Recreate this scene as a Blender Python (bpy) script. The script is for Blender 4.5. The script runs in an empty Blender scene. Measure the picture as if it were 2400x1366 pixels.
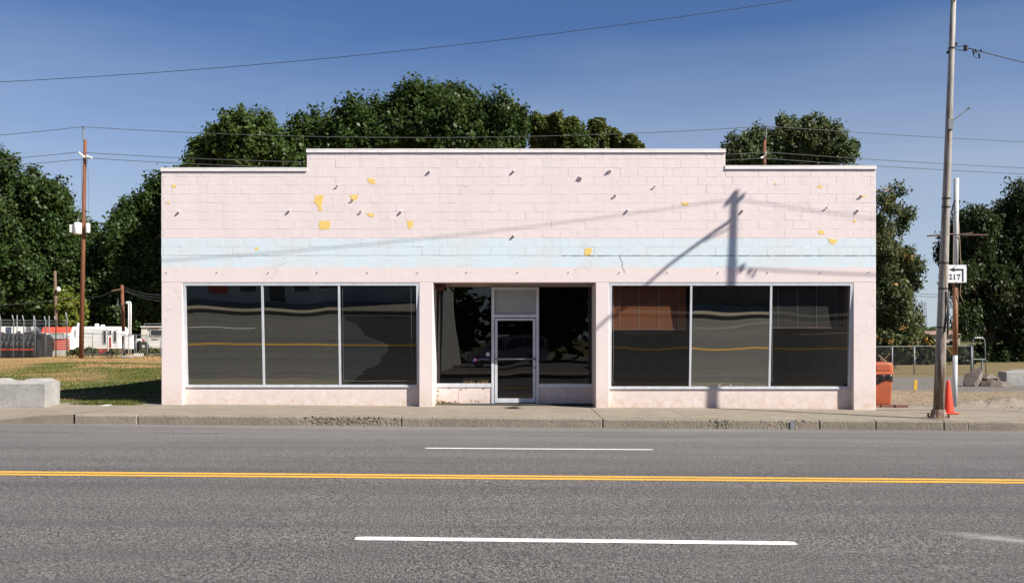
import bpy, math, random
import numpy as np
from mathutils import Vector, Matrix, Euler
from math import sin, cos, pi, radians as R

# ------------------------------------------------------------------ camera, sky, sun, exposure
F = 2300.0; CX = 1200.0; HZ = 788.0; EYE = 1.66         # focal length in photo pixels, horizon row, eye height
scene = bpy.context.scene
cam = bpy.data.cameras.new('camera'); camo = bpy.data.objects.new('camera', cam)
scene.collection.objects.link(camo)
cam.sensor_width = 36.0; cam.lens = F / 2400.0 * 36.0
cam.shift_y = (HZ - 683.0) / 2400.0
cam.clip_start = 0.1; cam.clip_end = 6000
camo.location = (0, 0, EYE); camo.rotation_euler = (pi / 2, 0, 0)
scene.camera = camo

SUN = Vector((1.70, -1.0, 1.83)).normalized()           # direction towards the sun
world = bpy.data.worlds.new('World'); scene.world = world; world.use_nodes = True
wn = world.node_tree
sky = wn.nodes.new('ShaderNodeTexSky'); sky.sky_type = 'NISHITA'; sky.sun_disc = False
sky.sun_elevation = math.asin(SUN.z); sky.sun_rotation = math.atan2(SUN.x, SUN.y)
sky.air_density = 0.8; sky.dust_density = 0.1; sky.ozone_density = 8.0; sky.altitude = 1500
bg = wn.nodes['Background']; bg.inputs['Strength'].default_value = 0.06
# pale summer haze low in the sky, the same all round, with thin cirrus in it
tc = wn.nodes.new('ShaderNodeTexCoord'); sx = wn.nodes.new('ShaderNodeSeparateXYZ'); wn.links.new(tc.outputs['Generated'], sx.inputs[0])
mr = wn.nodes.new('ShaderNodeMapRange'); mr.inputs['From Min'].default_value = 0.0; mr.inputs['From Max'].default_value = 0.315
mr.inputs['To Min'].default_value = 1.0; mr.inputs['To Max'].default_value = 0.0; wn.links.new(sx.outputs['Z'], mr.inputs['Value'])
mp = wn.nodes.new('ShaderNodeMapping'); mp.inputs['Scale'].default_value = (1.2, 1.2, 9); mp.inputs['Rotation'].default_value = (0, .12, 0); wn.links.new(tc.outputs['Generated'], mp.inputs['Vector'])
cn = wn.nodes.new('ShaderNodeTexNoise'); cn.inputs['Scale'].default_value = 2.0; cn.inputs['Detail'].default_value = 6; wn.links.new(mp.outputs[0], cn.inputs['Vector'])
cr = wn.nodes.new('ShaderNodeMapRange'); cr.inputs['From Min'].default_value = .35; cr.inputs['From Max'].default_value = .75; cr.inputs['To Min'].default_value = -.08; cr.inputs['To Max'].default_value = .09; wn.links.new(cn.outputs['Fac'], cr.inputs['Value'])
ad = wn.nodes.new('ShaderNodeMath'); ad.operation = 'ADD'; ad.use_clamp = True; wn.links.new(mr.outputs[0], ad.inputs[0]); wn.links.new(cr.outputs[0], ad.inputs[1])
mxs = wn.nodes.new('ShaderNodeMix'); mxs.data_type = 'RGBA'; wn.links.new(ad.outputs[0], mxs.inputs[0]); wn.links.new(sky.outputs['Color'], mxs.inputs[6]); mxs.inputs[7].default_value = (4.6, 5.15, 5.75, 1)
wn.links.new(mxs.outputs[2], bg.inputs['Color'])
sl = bpy.data.lights.new('sun', 'SUN'); sl.energy = 4.6; sl.angle = R(0.6); sl.color = (1.0, 0.94, 0.85)
so = bpy.data.objects.new('sun', sl); scene.collection.objects.link(so)
so.rotation_euler = (-SUN).to_track_quat('-Z', 'Y').to_euler(); so.location = (20, -20, 30)
scene.view_settings.view_transform = 'Standard'; scene.view_settings.look = 'None'
scene.view_settings.gamma = 1.0; scene.view_settings.exposure = 0.95
scene.view_settings.use_curve_mapping = False
scene.render.engine = 'CYCLES'
scene.cycles.use_denoising = True
scene.cycles.max_bounces = 8; scene.cycles.transparent_max_bounces = 16
scene.cycles.caustics_reflective = False; scene.cycles.caustics_refractive = False

rnd = random.Random(11)
C = scene.collection

# ------------------------------------------------------------------ placing helpers
def at(px, row, Y):                                      # a photo pixel seen at depth Y -> world point
    return Vector(((px - CX) * Y / F, Y, EYE - (row - HZ) * Y / F))
def sstep(a, b, x):
    t = min(1, max(0, (x - a) / (b - a))); return t * t * (3 - 2 * t)
SL = -0.0075
def gz(x, y):                                            # level of lots and pavement
    return SL * min(14, max(-13, x)) * (1 - sstep(27, 45, y))
def rz(x): return -0.19 + SL * x
def road_pt(px, row):                                    # pixel on the road plane
    a = (px - CX) / F; b = -(row - HZ) / F               # dir = (a,1,b)
    t = (-0.19 - EYE) / (b - SL * a)
    return a * t, t

# ------------------------------------------------------------------ object helpers
def tag(o, label=None, cat=None, group=None, kind=None):
    if label: o['label'] = label
    if cat: o['category'] = cat
    if group: o['group'] = group
    if kind: o['kind'] = kind
    return o
WL = {}
def wloc(o): return WL.get(o.name, Vector((0, 0, 0)))
def thing(name, label, cat, loc=(0, 0, 0), group=None):
    o = bpy.data.objects.new(name, None); C.objects.link(o); o.location = loc
    o.empty_display_size = 0.2
    WL[o.name] = Vector(loc)
    return tag(o, label, cat, group)
def link(name, me, parent=None, loc=(0, 0, 0), rot=None):
    o = bpy.data.objects.new(name, me); C.objects.link(o)
    if parent: o.parent = parent
    o.location = loc
    if rot: o.rotation_euler = rot
    WL[o.name] = (wloc(parent) if parent else Vector((0, 0, 0))) + Vector(loc)
    return o

class MB:
    def __init__(s): s.v = []; s.f = []; s.m = []; s.cur = 0
    def add(s, vs, fs):
        n = len(s.v); s.v += [tuple(p) for p in vs]
        for f in fs: s.f.append(tuple(n + i for i in f)); s.m.append(s.cur)
        return s
    def box(s, x0, x1, y0, y1, z0, z1):
        return s.add([(x0, y0, z0), (x1, y0, z0), (x1, y1, z0), (x0, y1, z0), (x0, y0, z1), (x1, y0, z1), (x1, y1, z1), (x0, y1, z1)],
                     [(0, 3, 2, 1), (4, 5, 6, 7), (0, 1, 5, 4), (1, 2, 6, 5), (2, 3, 7, 6), (3, 0, 4, 7)])
    def cbox(s, x0, x1, y0, y1, z0, z1, b=0.01):         # box with chamfered vertical/front edges
        pts = []
        for z, i in ((z0, b), (z0 + b, 0), (z1 - b, 0), (z1, b)):
            pts.append([(x0 + i + b * (i == 0), y0 + i, z), (x1 - i - b * (i == 0), y0 + i, z), (x1 - i, y0 + i + b * (i == 0), z), (x1 - i, y1 - i - b * (i == 0), z),
                        (x1 - i - b * (i == 0), y1 - i, z), (x0 + i + b * (i == 0), y1 - i, z), (x0 + i, y1 - i - b * (i == 0), z), (x0 + i, y0 + i + b * (i == 0), z)])
        n = 8; vs = sum(pts, []); fs = [tuple(range(n - 1, -1, -1)), tuple(3 * n + i for i in range(n))]
        for k in range(3):
            for i in range(n): fs.append((k * n + i, k * n + (i + 1) % n, (k + 1) * n + (i + 1) % n, (k + 1) * n + i))
        return s.add(vs, fs)
    def prism(s, poly, y0, y1):                          # polygon in XZ (counter-clockwise seen from -Y), extruded in Y
        n = len(poly)
        vs = [(x, y0, z) for x, z in poly] + [(x, y1, z) for x, z in poly]
        fs = [tuple(range(n)), tuple(range(2 * n - 1, n - 1, -1))]
        for i in range(n): fs.append((i, i + n, (i + 1) % n + n, (i + 1) % n))
        return s.add(vs, fs)
    def tube(s, pts, rad, n=8, caps=True):
        pts = [Vector(p) for p in pts]
        if not isinstance(rad, (list, tuple)): rad = [rad] * len(pts)
        vs = []; fs = []; up = None
        for i, p in enumerate(pts):
            d = (pts[min(i + 1, len(pts) - 1)] - pts[max(i - 1, 0)]).normalized()
            if up is None:
                up = Vector((0, 0, 1)) if abs(d.z) < 0.9 else Vector((1, 0, 0))
            a = d.cross(up).normalized(); b = a.cross(d).normalized(); up = b
            for k in range(n):
                t = 2 * pi * k / n
                vs.append(p + (a * cos(t) + b * sin(t)) * rad[i])
        for i in range(len(pts) - 1):
            for k in range(n):
                fs.append((i * n + k, i * n + (k + 1) % n, (i + 1) * n + (k + 1) % n, (i + 1) * n + k))
        if caps:
            fs.append(tuple(range(n - 1, -1, -1))); fs.append(tuple((len(pts) - 1) * n + k for k in range(n)))
        return s.add(vs, fs)
    def lathe(s, prof, c, n=16, sq=0.0):                 # prof: (r, z) list round a vertical axis at c
        vs = []; fs = []
        for r, z in prof:
            for k in range(n):
                t = 2 * pi * (k + .5) / n; q = 1.0
                if sq: q = 1.0 / max(abs(cos(t)), abs(sin(t))) ** sq
                vs.append((c[0] + r * q * cos(t), c[1] + r * q * sin(t), c[2] + z))
        for i in range(len(prof) - 1):
            for k in range(n): fs.append((i * n + k, i * n + (k + 1) % n, (i + 1) * n + (k + 1) % n, (i + 1) * n + k))
        fs.append(tuple(range(n - 1, -1, -1))); fs.append(tuple((len(prof) - 1) * n + k for k in range(n)))
        return s.add(vs, fs)
    def grid(s, fn, nu, nv):                             # fn(u, v) -> point
        vs = [fn(i / nu, j / nv) for j in range(nv + 1) for i in range(nu + 1)]
        fs = [(j * (nu + 1) + i, j * (nu + 1) + i + 1, (j + 1) * (nu + 1) + i + 1, (j + 1) * (nu + 1) + i) for j in range(nv) for i in range(nu)]
        return s.add(vs, fs)
    def lump(s, c, r, seed, sub=2, squash=(1, 1, 1), rough=.25):   # broken stone
        q = random.Random(seed); n = 7; vs = []; fs = []
        for j in range(1, 4):
            for k in range(n):
                t = 2 * pi * k / n + q.uniform(-.25, .25); ph = pi * j / 4
                rr = r * (1 + q.uniform(-rough, rough))
                vs.append((c[0] + rr * squash[0] * sin(ph) * cos(t), c[1] + rr * squash[1] * sin(ph) * sin(t), c[2] + rr * squash[2] * cos(ph)))
        vs.append((c[0] + q.uniform(-.2, .2) * r, c[1], c[2] + r * squash[2] * .85)); vs.append((c[0], c[1], c[2] - r * squash[2] * .9))
        for j in range(2):
            for k in range(n): fs.append((j * n + k, (j + 1) * n + k, (j + 1) * n + (k + 1) % n, j * n + (k + 1) % n))
        for k in range(n):
            fs.append((21, k, (k + 1) % n)); fs.append((22, 14 + (k + 1) % n, 14 + k))
        return s.add(vs, fs)
    def mesh(s, name, mats, smooth=False, off=(0, 0, 0)):
        me = bpy.data.meshes.new(name)
        ox, oy, oz = off
        me.from_pydata([(x - ox, y - oy, z - oz) for x, y, z in s.v], [], s.f)
        if not isinstance(mats, (list, tuple)): mats = [mats]
        for m in mats: me.materials.append(m)
        if len(mats) > 1: me.polygons.foreach_set('material_index', s.m)
        if smooth: me.polygons.foreach_set('use_smooth', [True] * len(me.polygons))
        me.update()
        return me
    def build(s, name, mats, parent=None, smooth=False, origin=None):
        if parent is not None:
            return link(name, s.mesh(name, mats, smooth, wloc(parent)), parent)
        if origin is None:
            xs, ys, zs = zip(*s.v); origin = ((min(xs) + max(xs)) / 2, (min(ys) + max(ys)) / 2, min(zs))
        return link(name, s.mesh(name, mats, smooth, origin), None, origin)

def autosmooth(o, ang=35):
    me = o.data; me.polygons.foreach_set('use_smooth', [True] * len(me.polygons))
    try: me.set_sharp_from_angle(angle=R(ang))
    except Exception: pass
    return o

# ------------------------------------------------------------------ materials
class NT:
    def __init__(s, name):
        s.m = bpy.data.materials.new(name); s.m.use_nodes = True
        s.t = s.m.node_tree; s.p = s.t.nodes['Principled BSDF']; s.o = s.t.nodes['Material Output']
        s.pos = s.t.nodes.new('ShaderNodeNewGeometry').outputs['Position']
    def n(s, typ, **kw):
        nd = s.t.nodes.new('ShaderNode' + typ)
        for k, v in kw.items(): setattr(nd, k, v)
        return nd
    def L(s, a, b): s.t.links.new(a, b)
    def vec(s, scale=(1, 1, 1), src=None):
        m = s.n('Mapping'); m.inputs['Scale'].default_value = scale; s.L(src or s.pos, m.inputs['Vector']); return m.outputs[0]
    def noise(s, scale=5, detail=4, rough=.55, vec=None, dist=0):
        t = s.n('TexNoise'); t.inputs['Scale'].default_value = scale; t.inputs['Detail'].default_value = detail
        t.inputs['Roughness'].default_value = rough; t.inputs['Distortion'].default_value = dist
        s.L(vec or s.pos, t.inputs['Vector']); return t.outputs['Fac']
    def ramp(s, fac, stops):
        r = s.n('ValToRGB'); e = r.color_ramp.elements
        while len(e) < len(stops): e.new(.5)
        for el, (p, c) in zip(e, stops):
            el.position = p; el.color = (c, c, c, 1) if isinstance(c, (int, float)) else (*c, 1)
        s.L(fac, r.inputs[0]); return r.outputs[0]
    def mix(s, fac, a, b, typ='MIX'):
        m = s.n('Mix', data_type='RGBA', blend_type=typ)
        if isinstance(fac, (int, float)): m.inputs[0].default_value = fac
        else: s.L(fac, m.inputs[0])
        for i, c in ((6, a), (7, b)):
            if isinstance(c, (tuple, list)): m.inputs[i].default_value = (*c, 1)
            else: s.L(c, m.inputs[i])
        return m.outputs[2]
    def math(s, op, a, b=None, clamp=False):
        m = s.n('Math', operation=op, use_clamp=clamp)
        for i, c in ((0, a), (1, b)):
            if c is None: continue
            if isinstance(c, (int, float)): m.inputs[i].default_value = c
            else: s.L(c, m.inputs[i])
        return m.outputs[0]
    def xyz(s):
        x = s.n('SeparateXYZ'); s.L(s.pos, x.inputs[0]); return x.outputs
    def color(s, c):
        if isinstance(c, (tuple, list)): s.p.inputs['Base Color'].default_value = (*c, 1)
        else: s.L(c, s.p.inputs['Base Color'])
    def bump(s, h, strength=.3, dist=.01):
        b = s.n('Bump'); b.inputs['Strength'].default_value = strength; b.inputs['Distance'].default_value = dist
        s.L(h, b.inputs['Height']); s.L(b.outputs[0], s.p.inputs['Normal'])
    def set(s, **kw):
        for k, v in kw.items(): s.p.inputs[k.replace('_', ' ')].default_value = v
        return s

def M(name, a, b=None, scale=4, detail=5, lo=.38, hi=.65, rough=.75, metal=0.0, bump=0.0, bscale=60, bdist=.01, stretch=(1, 1, 1), spec=None):
    t = NT(name)
    if b is None: b = tuple(c * .8 for c in a)
    v = t.vec(stretch) if stretch != (1, 1, 1) else None
    t.color(t.ramp(t.noise(scale, detail, .6, v), [(lo, a), (hi, b)]))
    t.set(Roughness=rough, Metallic=metal)
    if spec is not None: t.set(Specular_IOR_Level=spec)
    if bump: t.bump(t.noise(bscale, 4), bump, bdist)
    return t.m

# painted block wall: pink, with the pale blue band between two levels
PINK = (.735, .632, .622); BLUE = (.60, .70, .75)
def wall_mat(name, joint=False):
    t = NT(name); x, y, z = t.xyz()
    zz = t.math('ADD', z, t.math('MULTIPLY', t.math('SUBTRACT', t.noise(9, 3), .5), .02))
    band = t.math('MULTIPLY', t.math('GREATER_THAN', zz, 3.275), t.math('LESS_THAN', zz, 3.955))
    col = t.mix(band, PINK, BLUE)
    # old weathering: chalky patches, a little dirt
    col = t.mix(t.ramp(t.noise(1.3, 6, .65), [(.42, 0.0), (.75, .5)]), col, (.68, .62, .59))
    col = t.mix(t.ramp(t.noise(.7, 5, .7, t.vec((2.2, 1, .45))), [(.5, 0.0), (.8, .38)]), col, (.60, .56, .53))
    # drips and dirt below the coping and splash dirt near the ground
    drip = t.ramp(t.noise(3.2, 5, .7, t.vec((2.4, 1, .25))), [(.5, 0.0), (.74, .55)])
    col = t.mix(t.math('MULTIPLY', drip, t.ramp(t.math('DIVIDE', z, 7), [(.60, 0.0), (.86, .55)])), col, (.46, .44, .42))
    low = t.math('MULTIPLY', t.ramp(t.math('DIVIDE', z, 7), [(0.0, 1.0), (.035, .6), (.085, 0.0)]), t.ramp(t.noise(5, 6, .75), [(.36, 0.0), (.64, .95)]))
    col = t.mix(low, col, (.55, .44, .33))
    # hairline cracks in the old paint
    vo = t.n('TexVoronoi', feature='DISTANCE_TO_EDGE'); vo.inputs['Scale'].default_value = .8
    wv = t.n('VectorMath', operation='ADD'); nz_ = t.n('TexNoise'); nz_.inputs['Scale'].default_value = 3.0; nz_.inputs['Detail'].default_value = 6
    t.L(t.pos, nz_.inputs['Vector']); t.L(t.pos, wv.inputs[0]); t.L(nz_.outputs['Color'], wv.inputs[1]); t.L(wv.outputs[0], vo.inputs['Vector'])
    col = t.mix(t.math('MULTIPLY', t.ramp(vo.outputs['Distance'], [(0.0, .6), (.006, 0.0)]), t.ramp(t.noise(.9, 3), [(.52, 0.0), (.60, 1.0)])), col, (.36, .32, .30))
    if joint:
        cr = t.ramp(t.noise(1.7, 6, .75, t.vec((1.6, 1, 1.2))), [(.53, 0.0), (.64, .8)])
        right = t.ramp(t.math('DIVIDE', t.math('ADD', x, 9), 18), [(.1, .55), (.9, 1.0)])
        col = t.mix(t.math('MULTIPLY', cr, right), col, (.10, .09, .085))
    else:
        sp = t.ramp(t.noise(17, 3, .6), [(.73, 0.0), (.755, .7)])
        col = t.mix(sp, col, (.33, .30, .28))
    t.color(col); t.set(Roughness=.72, Specular_IOR_Level=.3)
    h = t.math('ADD', t.noise(38, 5, .65), t.math('MULTIPLY', t.noise(6, 3), 1.6))
    t.bump(h, .42, .006)
    return t.m
m_wall = wall_mat('painted_block'); m_joint = wall_mat('painted_joint', True)
m_side = M('bare_block_side', (.42, .36, .34), (.36, .31, .29), bump=.3)
m_yellow = M('old_yellow_paint', (.78, .55, .16), (.62, .45, .17), scale=14, lo=.5, hi=.78, bump=.4, bscale=40)
m_coping = M('white_metal_coping', (.74, .70, .68), (.62, .58, .56), scale=2, stretch=(1, 1, 6), rough=.5)
m_alu = M('aluminium', (.66, .68, .73), (.56, .58, .62), scale=6, rough=.45, metal=.15, stretch=(1, 1, .3))
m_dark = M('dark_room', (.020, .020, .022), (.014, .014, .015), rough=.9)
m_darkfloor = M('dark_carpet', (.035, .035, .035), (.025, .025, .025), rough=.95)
m_peg = M('painted_peg', (.62, .56, .54), (.45, .40, .38), scale=30)
m_rustbrown = M('rusty_brown_box', (.13, .055, .04), (.09, .04, .03), scale=12)

def glass_mat(name, refl, tint, trans, wave=0.0):
    t = NT(name); nt = t.t; nt.nodes.remove(t.p)
    fr = t.n('Fresnel'); bf = t.n('NewGeometry').outputs['Backfacing']      # the same reflection from either side of the thin pane
    t.L(t.math('SUBTRACT', 1.5, t.math('MULTIPLY', bf, 1.5 - 1 / 1.5)), fr.inputs['IOR'])
    fac = t.math('ADD', t.math('MULTIPLY', fr.outputs[0], 1.35), refl, True)
    gl = t.n('BsdfGlossy'); gl.inputs['Roughness'].default_value = 0.004; gl.inputs['Color'].default_value = (*tint, 1)
    tr = t.n('BsdfTransparent'); tr.inputs['Color'].default_value = (*trans, 1)
    mx = t.n('MixShader'); t.L(fac, mx.inputs[0]); t.L(tr.outputs[0], mx.inputs[1]); t.L(gl.outputs[0], mx.inputs[2])
    # thin film of street dust
    df = t.n('BsdfDiffuse'); df.inputs['Color'].default_value = (.32, .31, .28, 1)
    m2 = t.n('MixShader'); t.L(t.ramp(t.noise(2.2, 6, .7), [(.40, .001), (.85, .012)]), m2.inputs[0])
    t.L(mx.outputs[0], m2.inputs[1]); t.L(df.outputs[0], m2.inputs[2])
    t.L(m2.outputs[0], t.o.inputs['Surface'])
    return t.m
m_glass = glass_mat('clear_glass', .0, (1, 1, 1), (.72, .74, .72))
m_film = glass_mat('filmed_glass', .20, (.98, 1.0, .90), (.10, .105, .10))
m_film3 = glass_mat('thin_film', .075, (.90, .97, 1.0), (.25, .26, .26))
m_film2 = glass_mat('filmed_glass_bright', .27, (.98, 1.0, .88), (.10, .105, .10))
m_transom = M('frosted_transom', (.34, .38, .375), (.29, .325, .32), scale=3, rough=.35)

def asphalt():
    t = NT('asphalt'); x, y, z = t.xyz()
    g = t.noise(72, 3, .85, t.vec((1, .42, 1))); g2 = t.noise(44, 5, .9, t.vec((.9, .42, 1)))
    col = t.ramp(g, [(.43, (.002, .002, .002)), (.50, (.038, .036, .035)), (.565, (.32, .303, .292))])
    col2 = t.ramp(g2, [(.42, (.003, .003, .003)), (.5, (.040, .038, .037)), (.57, (.295, .28, .27))])
    col = t.mix(.5, col, col2)
    # warm and cool stones
    col = t.mix(t.ramp(t.noise(33, 2), [(.55, 0.0), (.68, .5)]), col, (.12, .095, .088))
    # wheel tracks and stains run along the street
    tr = t.noise(1.0, 5, .6, t.vec((.05, 1.3, 1)))
    col = t.mix(t.ramp(tr, [(.40, 0.0), (.62, .45)]), col, (.052, .050, .052), 'MIX')
    col = t.mix(t.ramp(t.noise(.35, 6, .7, t.vec((.5, 1, 1))), [(.45, 0.0), (.7, .22)]), col, (.15, .142, .138))
    # paler dusty strip by the kerb, oily dark line beside it
    dust = t.math('MULTIPLY', t.ramp(t.math('DIVIDE', y, 25), [(.52, 0.0), (.66, .35), (.79, .85)]), t.ramp(t.noise(.8, 6, .7, t.vec((.22, 2, 1))), [(.3, .2), (.65, 1.0)]))
    col = t.mix(dust, col, (.20, .188, .18))
    ln = t.math('ABSOLUTE', t.math('SUBTRACT', t.math('ADD', y, t.math('MULTIPLY', t.noise(.5, 3), .5)), 18.55))
    col = t.mix(t.math('MULTIPLY', t.ramp(t.math('MULTIPLY', ln, 4), [(0.0, .55), (.9, 0.0)]), t.ramp(t.noise(.6, 5, .7, t.vec((.5, 3, 1))), [(.35, 0.0), (.6, 1.0)])), col, (.05, .048, .05))
    # pale scuffs on the right of the near lane
    sc = t.math('MULTIPLY', t.ramp(t.noise(1.5, 7, .75, t.vec((.35, 2.2, 1))), [(.60, 0.0), (.72, .7)]), t.ramp(t.math('DIVIDE', x, 8), [(.25, 0.0), (.5, 1.0)]))
    col = t.mix(sc, col, (.24, .235, .225))
    # one long pale scrape at the near right, old oil drips down each lane
    dl = t.math('ABSOLUTE', t.math('SUBTRACT', t.math('SUBTRACT', y, 9.35), t.math('MULTIPLY', t.math('SUBTRACT', x, 4.2), -.52)))
    scr = t.math('MULTIPLY', t.math('MULTIPLY', t.ramp(t.math('ADD', dl, t.math('MULTIPLY', t.noise(3, 4), .25)), [(.14, 1.0), (.34, 0.0)]), t.ramp(t.math('DIVIDE', x, 8), [(.50, 0.0), (.56, 1.0)])), t.ramp(t.noise(9, 5, .8, t.vec((.5, 1, 1))), [(.34, 0.0), (.54, .9)]))
    col = t.mix(scr, col, (.30, .29, .275))
    vo = t.n('TexVoronoi'); vo.inputs['Scale'].default_value = .42; t.L(t.vec((.8, 1, 1)), vo.inputs['Vector'])
    col = t.mix(t.math('MULTIPLY', t.ramp(t.math('ADD', vo.outputs['Distance'], t.math('MULTIPLY', t.noise(6, 4), .10)), [(.07, .6), (.12, 0.0)]), t.ramp(t.noise(.3, 2), [(.45, 0.0), (.6, 1.0)])), col, (.035, .034, .036))
    t.color(col); t.set(Roughness=.86, Specular_IOR_Level=.35)
    t.bump(t.math('ADD', g, g2), .8, .008)
    return t.m
m_asphalt = asphalt()
def concrete(name, a, b, crack=0.0, pit=0.0):
    t = NT(name)
    col = t.ramp(t.noise(2.2, 7, .68), [(.32, a), (.68, b)])
    col = t.mix(t.ramp(t.noise(60, 3, .7), [(.35, .28), (.62, 0.0)]), col, tuple(c * .5 for c in a))
    col = t.mix(t.ramp(t.noise(.9, 6, .7, t.vec((.6, 2.2, 1))), [(.46, 0.0), (.70, .55)]), col, tuple(c * .60 for c in a))
    col = t.mix(t.ramp(t.noise(7, 3, .5), [(.70, 0.0), (.73, .55)]), col, tuple(c * .42 for c in a))
    if crack:
        vo = t.n('TexVoronoi', feature='DISTANCE_TO_EDGE'); vo.inputs['Scale'].default_value = .55
        wv = t.n('VectorMath', operation='ADD'); nz = t.n('TexNoise'); nz.inputs['Scale'].default_value = 2.5; nz.inputs['Detail'].default_value = 5
        t.L(t.pos, nz.inputs['Vector']); t.L(t.pos, wv.inputs[0]); t.L(nz.outputs['Color'], wv.inputs[1]); t.L(wv.outputs[0], vo.inputs['Vector'])
        col = t.mix(t.math('MULTIPLY', t.ramp(vo.outputs['Distance'], [(0.0, .8), (.006, 0.0)]), t.ramp(t.noise(.6, 2), [(.45, 0.0), (.55, crack)])), col, (.05, .045, .04))
    if pit:
        col = t.mix(t.ramp(t.noise(20, 4, .7), [(.575, 0.0), (.64, pit)]), col, (.07, .06, .05))
    t.color(col); t.set(Roughness=.88, Specular_IOR_Level=.25)
    t.bump(t.math('ADD', t.noise(110, 3, .7), t.noise(14, 5, .6)), .5, .008)
    return t.m
m_walk = concrete('pavement_concrete', (.30, .258, .203), (.225, .193, .152), crack=.7)
m_kerb = concrete('kerb_concrete', (.285, .248, .196), (.20, .174, .139), pit=.85)
m_kerbnew = concrete('kerb_concrete_smooth', (.31, .27, .215), (.25, .217, .175))
m_barrier = concrete('grey_concrete', (.44, .43, .41), (.27, .265, .255), pit=.35)
m_rubble = concrete('rubble_concrete', (.27, .23, .20), (.13, .105, .088), pit=.6)
def paint(name, c, wear):
    t = NT(name); t.color(t.mix(t.ramp(t.noise(45, 5, .75), [(wear, 0.0), (wear + .08, .8)]), c, (.13, .12, .11)))
    t.set(Roughness=.7); t.bump(t.noise(95, 3), .4, .006); return t.m
m_pwhite = paint('white_road_paint', (.72, .72, .70), .585)
m_pyellow = paint('yellow_road_paint', (.66, .355, .042), .585)
m_chalk = paint('white_chalk', (.62, .60, .56), .56); m_bluespray = paint('blue_spray', (.21, .25, .31), .46)

def ground_mat():
    t = NT('field_ground'); x, y, z = t.xyz()
    grass = t.ramp(t.noise(16, 5, .7), [(.32, (.038, .060, .014)), (.5, (.070, .102, .026)), (.68, (.135, .150, .048))])
    dry = t.ramp(t.noise(9, 6, .7), [(.3, (.16, .105, .048)), (.6, (.31, .215, .105)), (.75, (.38, .29, .16))])
    pat = t.noise(.42, 7, .68, t.vec((.42, 1, 1)))
    far = t.ramp(t.math('DIVIDE', y, 100), [(.30, -.04), (.62, .17)])
    col = t.mix(t.ramp(t.math('ADD', pat, far), [(.47, 0.0), (.60, 1.0)]), grass, dry)
    lawn = t.math('MULTIPLY', t.math('GREATER_THAN', x, 4), t.ramp(t.math('DIVIDE', y, 200), [(.24, 0.0), (.27, .75)]))
    col = t.mix(lawn, col, t.mix(t.ramp(t.noise(.5, 4), [(.4, 0.0), (.65, 1.0)]), (.048, .066, .020), (.090, .088, .038)))  # lawn tones darkened so the colour carries the shade of the trees
    gold = t.math('MULTIPLY', t.ramp(t.math('DIVIDE', y, 100), [(.62, 0.0), (.72, .8)]), t.math('LESS_THAN', x, -12))
    col = t.mix(gold, col, (.32, .21, .09))
    # bare earth along the pavement and the wall
    e = t.math('ADD', y, t.math('MULTIPLY', t.noise(1.2, 5), 1.6))
    col = t.mix(t.math('MULTIPLY', t.ramp(t.math('DIVIDE', e, 40), [(.595, 1.0), (.625, 0.0)]), t.math('GREATER_THAN', y, 20)), col, (.22, .18, .125))
    t.color(col); t.set(Roughness=.95, Specular_IOR_Level=.1); t.bump(t.noise(22, 6, .7), .9, .05)
    return t.m
m_ground = ground_mat()
def dirt_mat():
    t = NT('dirt_and_gravel'); x, y, z = t.xyz()
    yy = t.math('ADD', y, t.math('MULTIPLY', t.math('SUBTRACT', t.noise(.5, 5, .6, t.vec((.35, 1, 1))), .5), 3.2))
    f = t.math('DIVIDE', yy, 60)
    grav = t.ramp(t.noise(34, 5, .75), [(.32, (.15, .13, .11)), (.52, (.27, .235, .20)), (.70, (.42, .38, .33))])
    sand = t.ramp(t.noise(7, 7, .75), [(.32, (.13, .098, .064)), (.5, (.245, .190, .130)), (.68, (.37, .295, .205))])
    old = t.ramp(t.noise(12, 6, .75), [(.34, (.115, .105, .098)), (.66, (.205, .186, .170))])
    dryg = t.ramp(t.noise(5, 7, .75), [(.34, (.11, .085, .045)), (.5, (.20, .150, .078)), (.64, (.085, .095, .036))])
    col = t.mix(t.ramp(f, [(.405, 0.0), (.425, 1.0)]), grav, sand)
    col = t.mix(t.ramp(f, [(.515, 0.0), (.53, 1.0)]), col, old)
    col = t.mix(t.ramp(f, [(.665, 0.0), (.69, 1.0)]), col, dryg)
    t.color(col); t.set(Roughness=.95, Specular_IOR_Level=.1); t.bump(t.noise(30, 6, .75), .9, .03)
    return t.m
m_dirt = dirt_mat()
m_wood = M('creosoted_pole', (.20, .075, .032), (.12, .045, .022), scale=5, stretch=(6, 6, .4), rough=.85, bump=.5, bscale=30)
m_woodgrey = M('weathered_pole', (.17, .105, .07), (.10, .065, .045), scale=5, stretch=(6, 6, .4), rough=.9)
m_galv = M('galvanised_steel', (.23, .24, .25), (.17, .18, .19), scale=5, rough=.6, metal=.2)
m_wire = M('black_wire', (.025, .025, .028), (.02, .02, .022), rough=.6)
m_wire2 = M('grey_aluminium_wire', (.10, .105, .11), (.08, .085, .09), rough=.5)
m_white = M('white_enamel', (.84, .84, .83), (.76, .76, .74), scale=3, rough=.45)
def rustpole(name, base, rust, lo, hi):
    t = NT(name)
    n1 = t.noise(2.0, 6, .68, t.vec((5, 5, .55)))
    col = t.mix(t.ramp(n1, [(lo, 0.0), (hi, 1.0)]), base, t.ramp(t.noise(14, 5), [(.3, rust), (.7, tuple(c * .55 for c in rust))]))
    col = t.mix(t.ramp(t.noise(9, 5, .7, t.vec((2, 2, .6))), [(.52, 0.0), (.66, .45)]), col, tuple(c * .42 for c in base))
    t.color(col); t.set(Roughness=.6, Metallic=.1); t.bump(t.noise(40, 4), .35, .006)
    return t.m
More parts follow.
